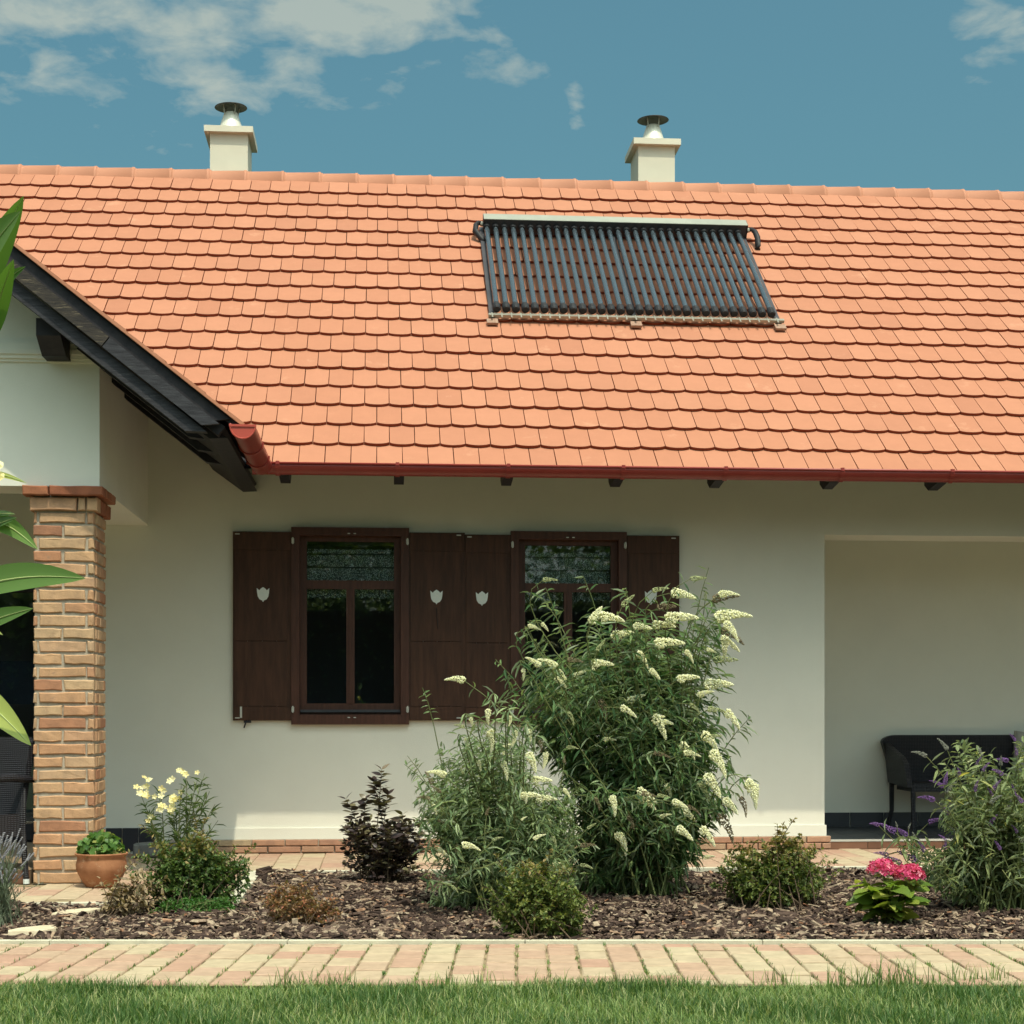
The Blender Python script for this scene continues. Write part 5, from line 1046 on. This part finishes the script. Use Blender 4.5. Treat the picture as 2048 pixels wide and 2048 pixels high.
for st_ in range(13):
    a = st_ * .7; tp = heads[st_] - np.array([0, 0, .02]) if st_ < 2 else at(1778 + 58 * math.cos(a * 1.3), 1785 + 22 * math.sin(a * 2.1), .12 * math.sin(a * 1.3) - .03)
    b0 = g + np.array([rng.normal(0, .025), rng.normal(0, .025), 0]); mid = (b0 + tp) / 2 + np.array([0, 0, .05]); sm.tube([tuple(q) for q in bez(b0, mid, tp, np.linspace(0, 1, 6))], .005, 6, False)
    for i, t in enumerate((.22, .42, .62, .8, .95)):
        p = bez(b0, mid, tp, [t])[0]; a1 = a * 2.3 + i * 1.57
        for s in (0, math.pi): place_leaf(p, (math.cos(a1 + s), math.sin(a1 + s) - .25, .10 + .2 * rng.random()), random.choice(hm), rng.uniform(.65, 1.1) * (1 if t < .9 else .75))
sm.build('stems', 'stem', th)['kind'] = 'stuff'
pet = flower5('floret', 'pink_flower', 1.0, 4); pv = np.array([v.co[:] for v in pet.vertices]); pfc = [tuple(p.vertices) for p in pet.polygons]
for k2, (hc, rr) in enumerate(zip(heads, (.072, .074))):
    n = 150; q = rng.normal(0, 1, (n, 3)); q /= np.linalg.norm(q, axis=1, keepdims=True); q[:, 2] = np.abs(q[:, 2]) * 1.0 - .25; q /= np.linalg.norm(q, axis=1, keepdims=True)
    C = hc + q * np.array([rr, rr, rr * .72]) * rng.uniform(.88, 1.04, (n, 1)); A = frames(rng.normal(0, 1, (n, 3)), q) * rng.uniform(.013, .018, n)[:, None, None]
    o = bulk('flower_head', pv, pfc, A, C, rng.random(n), 'pink_flower', th)
# a few fallen leaves on the path and bark
# foreground oleander at the left edge, close to the camera
g = cf(-.62, 1.30); th = thing('oleander', (g[0], g[1], -.02), 'oleander branch with long green leaves reaching in at the left edge', 'plant')
def at1(u, v, dd): r = (u - PX) / F * dd; x, y = cf(r, dd); return np.array((x, y, H + (YH - v) / F * dd))
sm = MB(); stemx = [at1(-75, v, 1.33 + .02 * math.sin(v)) for v in (380, 700, 1050, 1300, 1500)]
root = np.array((stemx[-1][0] - .02, stemx[-1][1], -.02))
sm.tube([tuple(root)] + [tuple(p) for p in stemx[::-1]], [.011, .008, .007, .006, .005, .004], 8); sm.build('stems', 'stem', th)['kind'] = 'stuff'
def big_leaf(tip, base, wpx, mat='oleander_leaf', droop=.03, face=(0, -1, .35), d0=1.33, d1=1.27):
    b = at1(*base, d0); t = at1(*tip, d1); ln = np.linalg.norm(t - b); w = wpx / F * 1.3; n = 12; dx = (t - b) / ln; nz = np.array(face, float); ny = np.cross(nz, dx); ny /= np.linalg.norm(ny); nz = np.cross(dx, ny)
    vs, fs = [], []; mid = []
    for i in range(n + 1):
        q = i / n; ww = w / 2 * (math.sin(math.pi * q ** .75) ** .72 if 0 < q < 1 else .02); c = b + dx * ln * q + np.array([0, 0, 1]) * droop * math.sin(math.pi * q) * ln
        vs += [tuple(c + ny * ww + nz * ww * .22), tuple(c + ny * ww * .5 + nz * ww * .05), tuple(c), tuple(c - ny * ww * .5 + nz * ww * .05), tuple(c - ny * ww + nz * ww * .22)]; mid.append(tuple(c + nz * .0004))
    for i in range(n):
        for k2 in range(4): a = 5 * i + k2; fs.append((a, a + 1, a + 6, a + 5))
    o = MB().add(vs, fs).build('leaf', mat, th, True); MB().tube(mid, [.0011 - .00008 * i for i in range(n + 1)], 5, False).build('midrib', 'midrib', o)
big_leaf((47, 392), (-70, 640), 60, face=(.5, -1, .1)); big_leaf((41, 423), (-95, 610), 85, face=(-.3, -1, .3), d0=1.27, d1=1.22)
big_leaf((27, 519), (-28, 690), 44, face=(.3, -1, .1)); big_leaf((51, 533), (-40, 640), 30, face=(.2, -1, .3), droop=.09, d0=1.36, d1=1.32)
big_leaf((76, 1099), (-60, 1050), 42, droop=.10); big_leaf((34, 1036), (-60, 1090), 34, d0=1.36); big_leaf((30, 1029), (-50, 1055), 22, d0=1.4)
big_leaf((171, 1157), (-95, 1190), 62, droop=.05, d0=1.25, d1=1.2); big_leaf((66, 1217), (-90, 1275), 46, droop=.02)
big_leaf((62, 1491), (-85, 1360), 56, 'yellow_leaf', droop=.03); big_leaf((53, 966), (-60, 945), 14, 'yellow_leaf'); big_leaf((6, 1270), (-70, 1250), 20, 'yellow_leaf')
fy = flower5('flower', 'yellow_flower', .022)
for (u, v) in ((-52, 936), (-50, 958), (-62, 948)):
    c = at1(u, v, 1.28); Fm = frames(np.array([[1., 0, 0]]), np.array([[.2, -1., .4]]))[0]; inst('flower', fy, th, Matrix([list(Fm[k2]) + [c[k2]] for k2 in range(3)] + [[0, 0, 0, 1]]))
# trees of the garden behind the viewer, mirrored in the window panes
CL = LEAF_S
for k2, (x, y, hh, lab) in enumerate(((-7, -13, 7.5, 'leafy garden tree mirrored at the left in the window panes'), (-1, -17, 8.5, 'tall leafy garden tree mirrored in the middle of the panes'), (5.5, -14, 7.0, 'leafy garden tree mirrored at the right in the panes'), (12, -18, 8.0, 'broad garden tree far right behind the viewer'), (-15, -19, 8.0, 'broad garden tree far left behind the viewer'))):
    th = thing('garden_tree', (x, y, -.05), lab, 'tree', 'garden trees behind the viewer')
    MB().tube([(x, y, -.06), (x + .1, y, 1.5), (x - .05, y + .1, 3.5), (x, y, hh * .8)], [.22, .17, .12, .03], 10).build('trunk', 'trunk', th, True)
    n = 9000; c = rng.normal(0, 1, (26, 3)); c /= np.linalg.norm(c, axis=1, keepdims=True); c *= rng.uniform(.3, 1, (26, 1)); c = np.array((x, y, hh * .50)) + c * np.array((hh * .42, hh * .42, hh * .46))
    P = c[rng.integers(0, 26, n)] + rng.normal(0, hh * .085, (n, 3)); put_leaves('crown', P, rng.normal(0, 1, (n, 3)), rng.uniform(.16, .34, n), rng.uniform(.10, .2, n), 'green', th, CL)

th = thing('unseen_hedge', (0, -10.5, -.05), 'unseen hedge added behind the viewer to darken the window panes', 'hedge')  # added out of view; hides the bright horizon from the pane reflections
MB().box(-16, 16, -11.2, -10.4, -.05, 3.2).build('hedge_core', 'soil', th)
n = 26000; P = np.stack([rng.uniform(-16.2, 16.2, n), -10.3 - rng.random(n) * .5, rng.uniform(0, 3.7, n)], 1)
put_leaves('foliage', P, rng.normal(0, 1, (n, 3)), rng.uniform(.08, .16, n), rng.uniform(.05, .09, n), 'bud_leaf', th, CL)
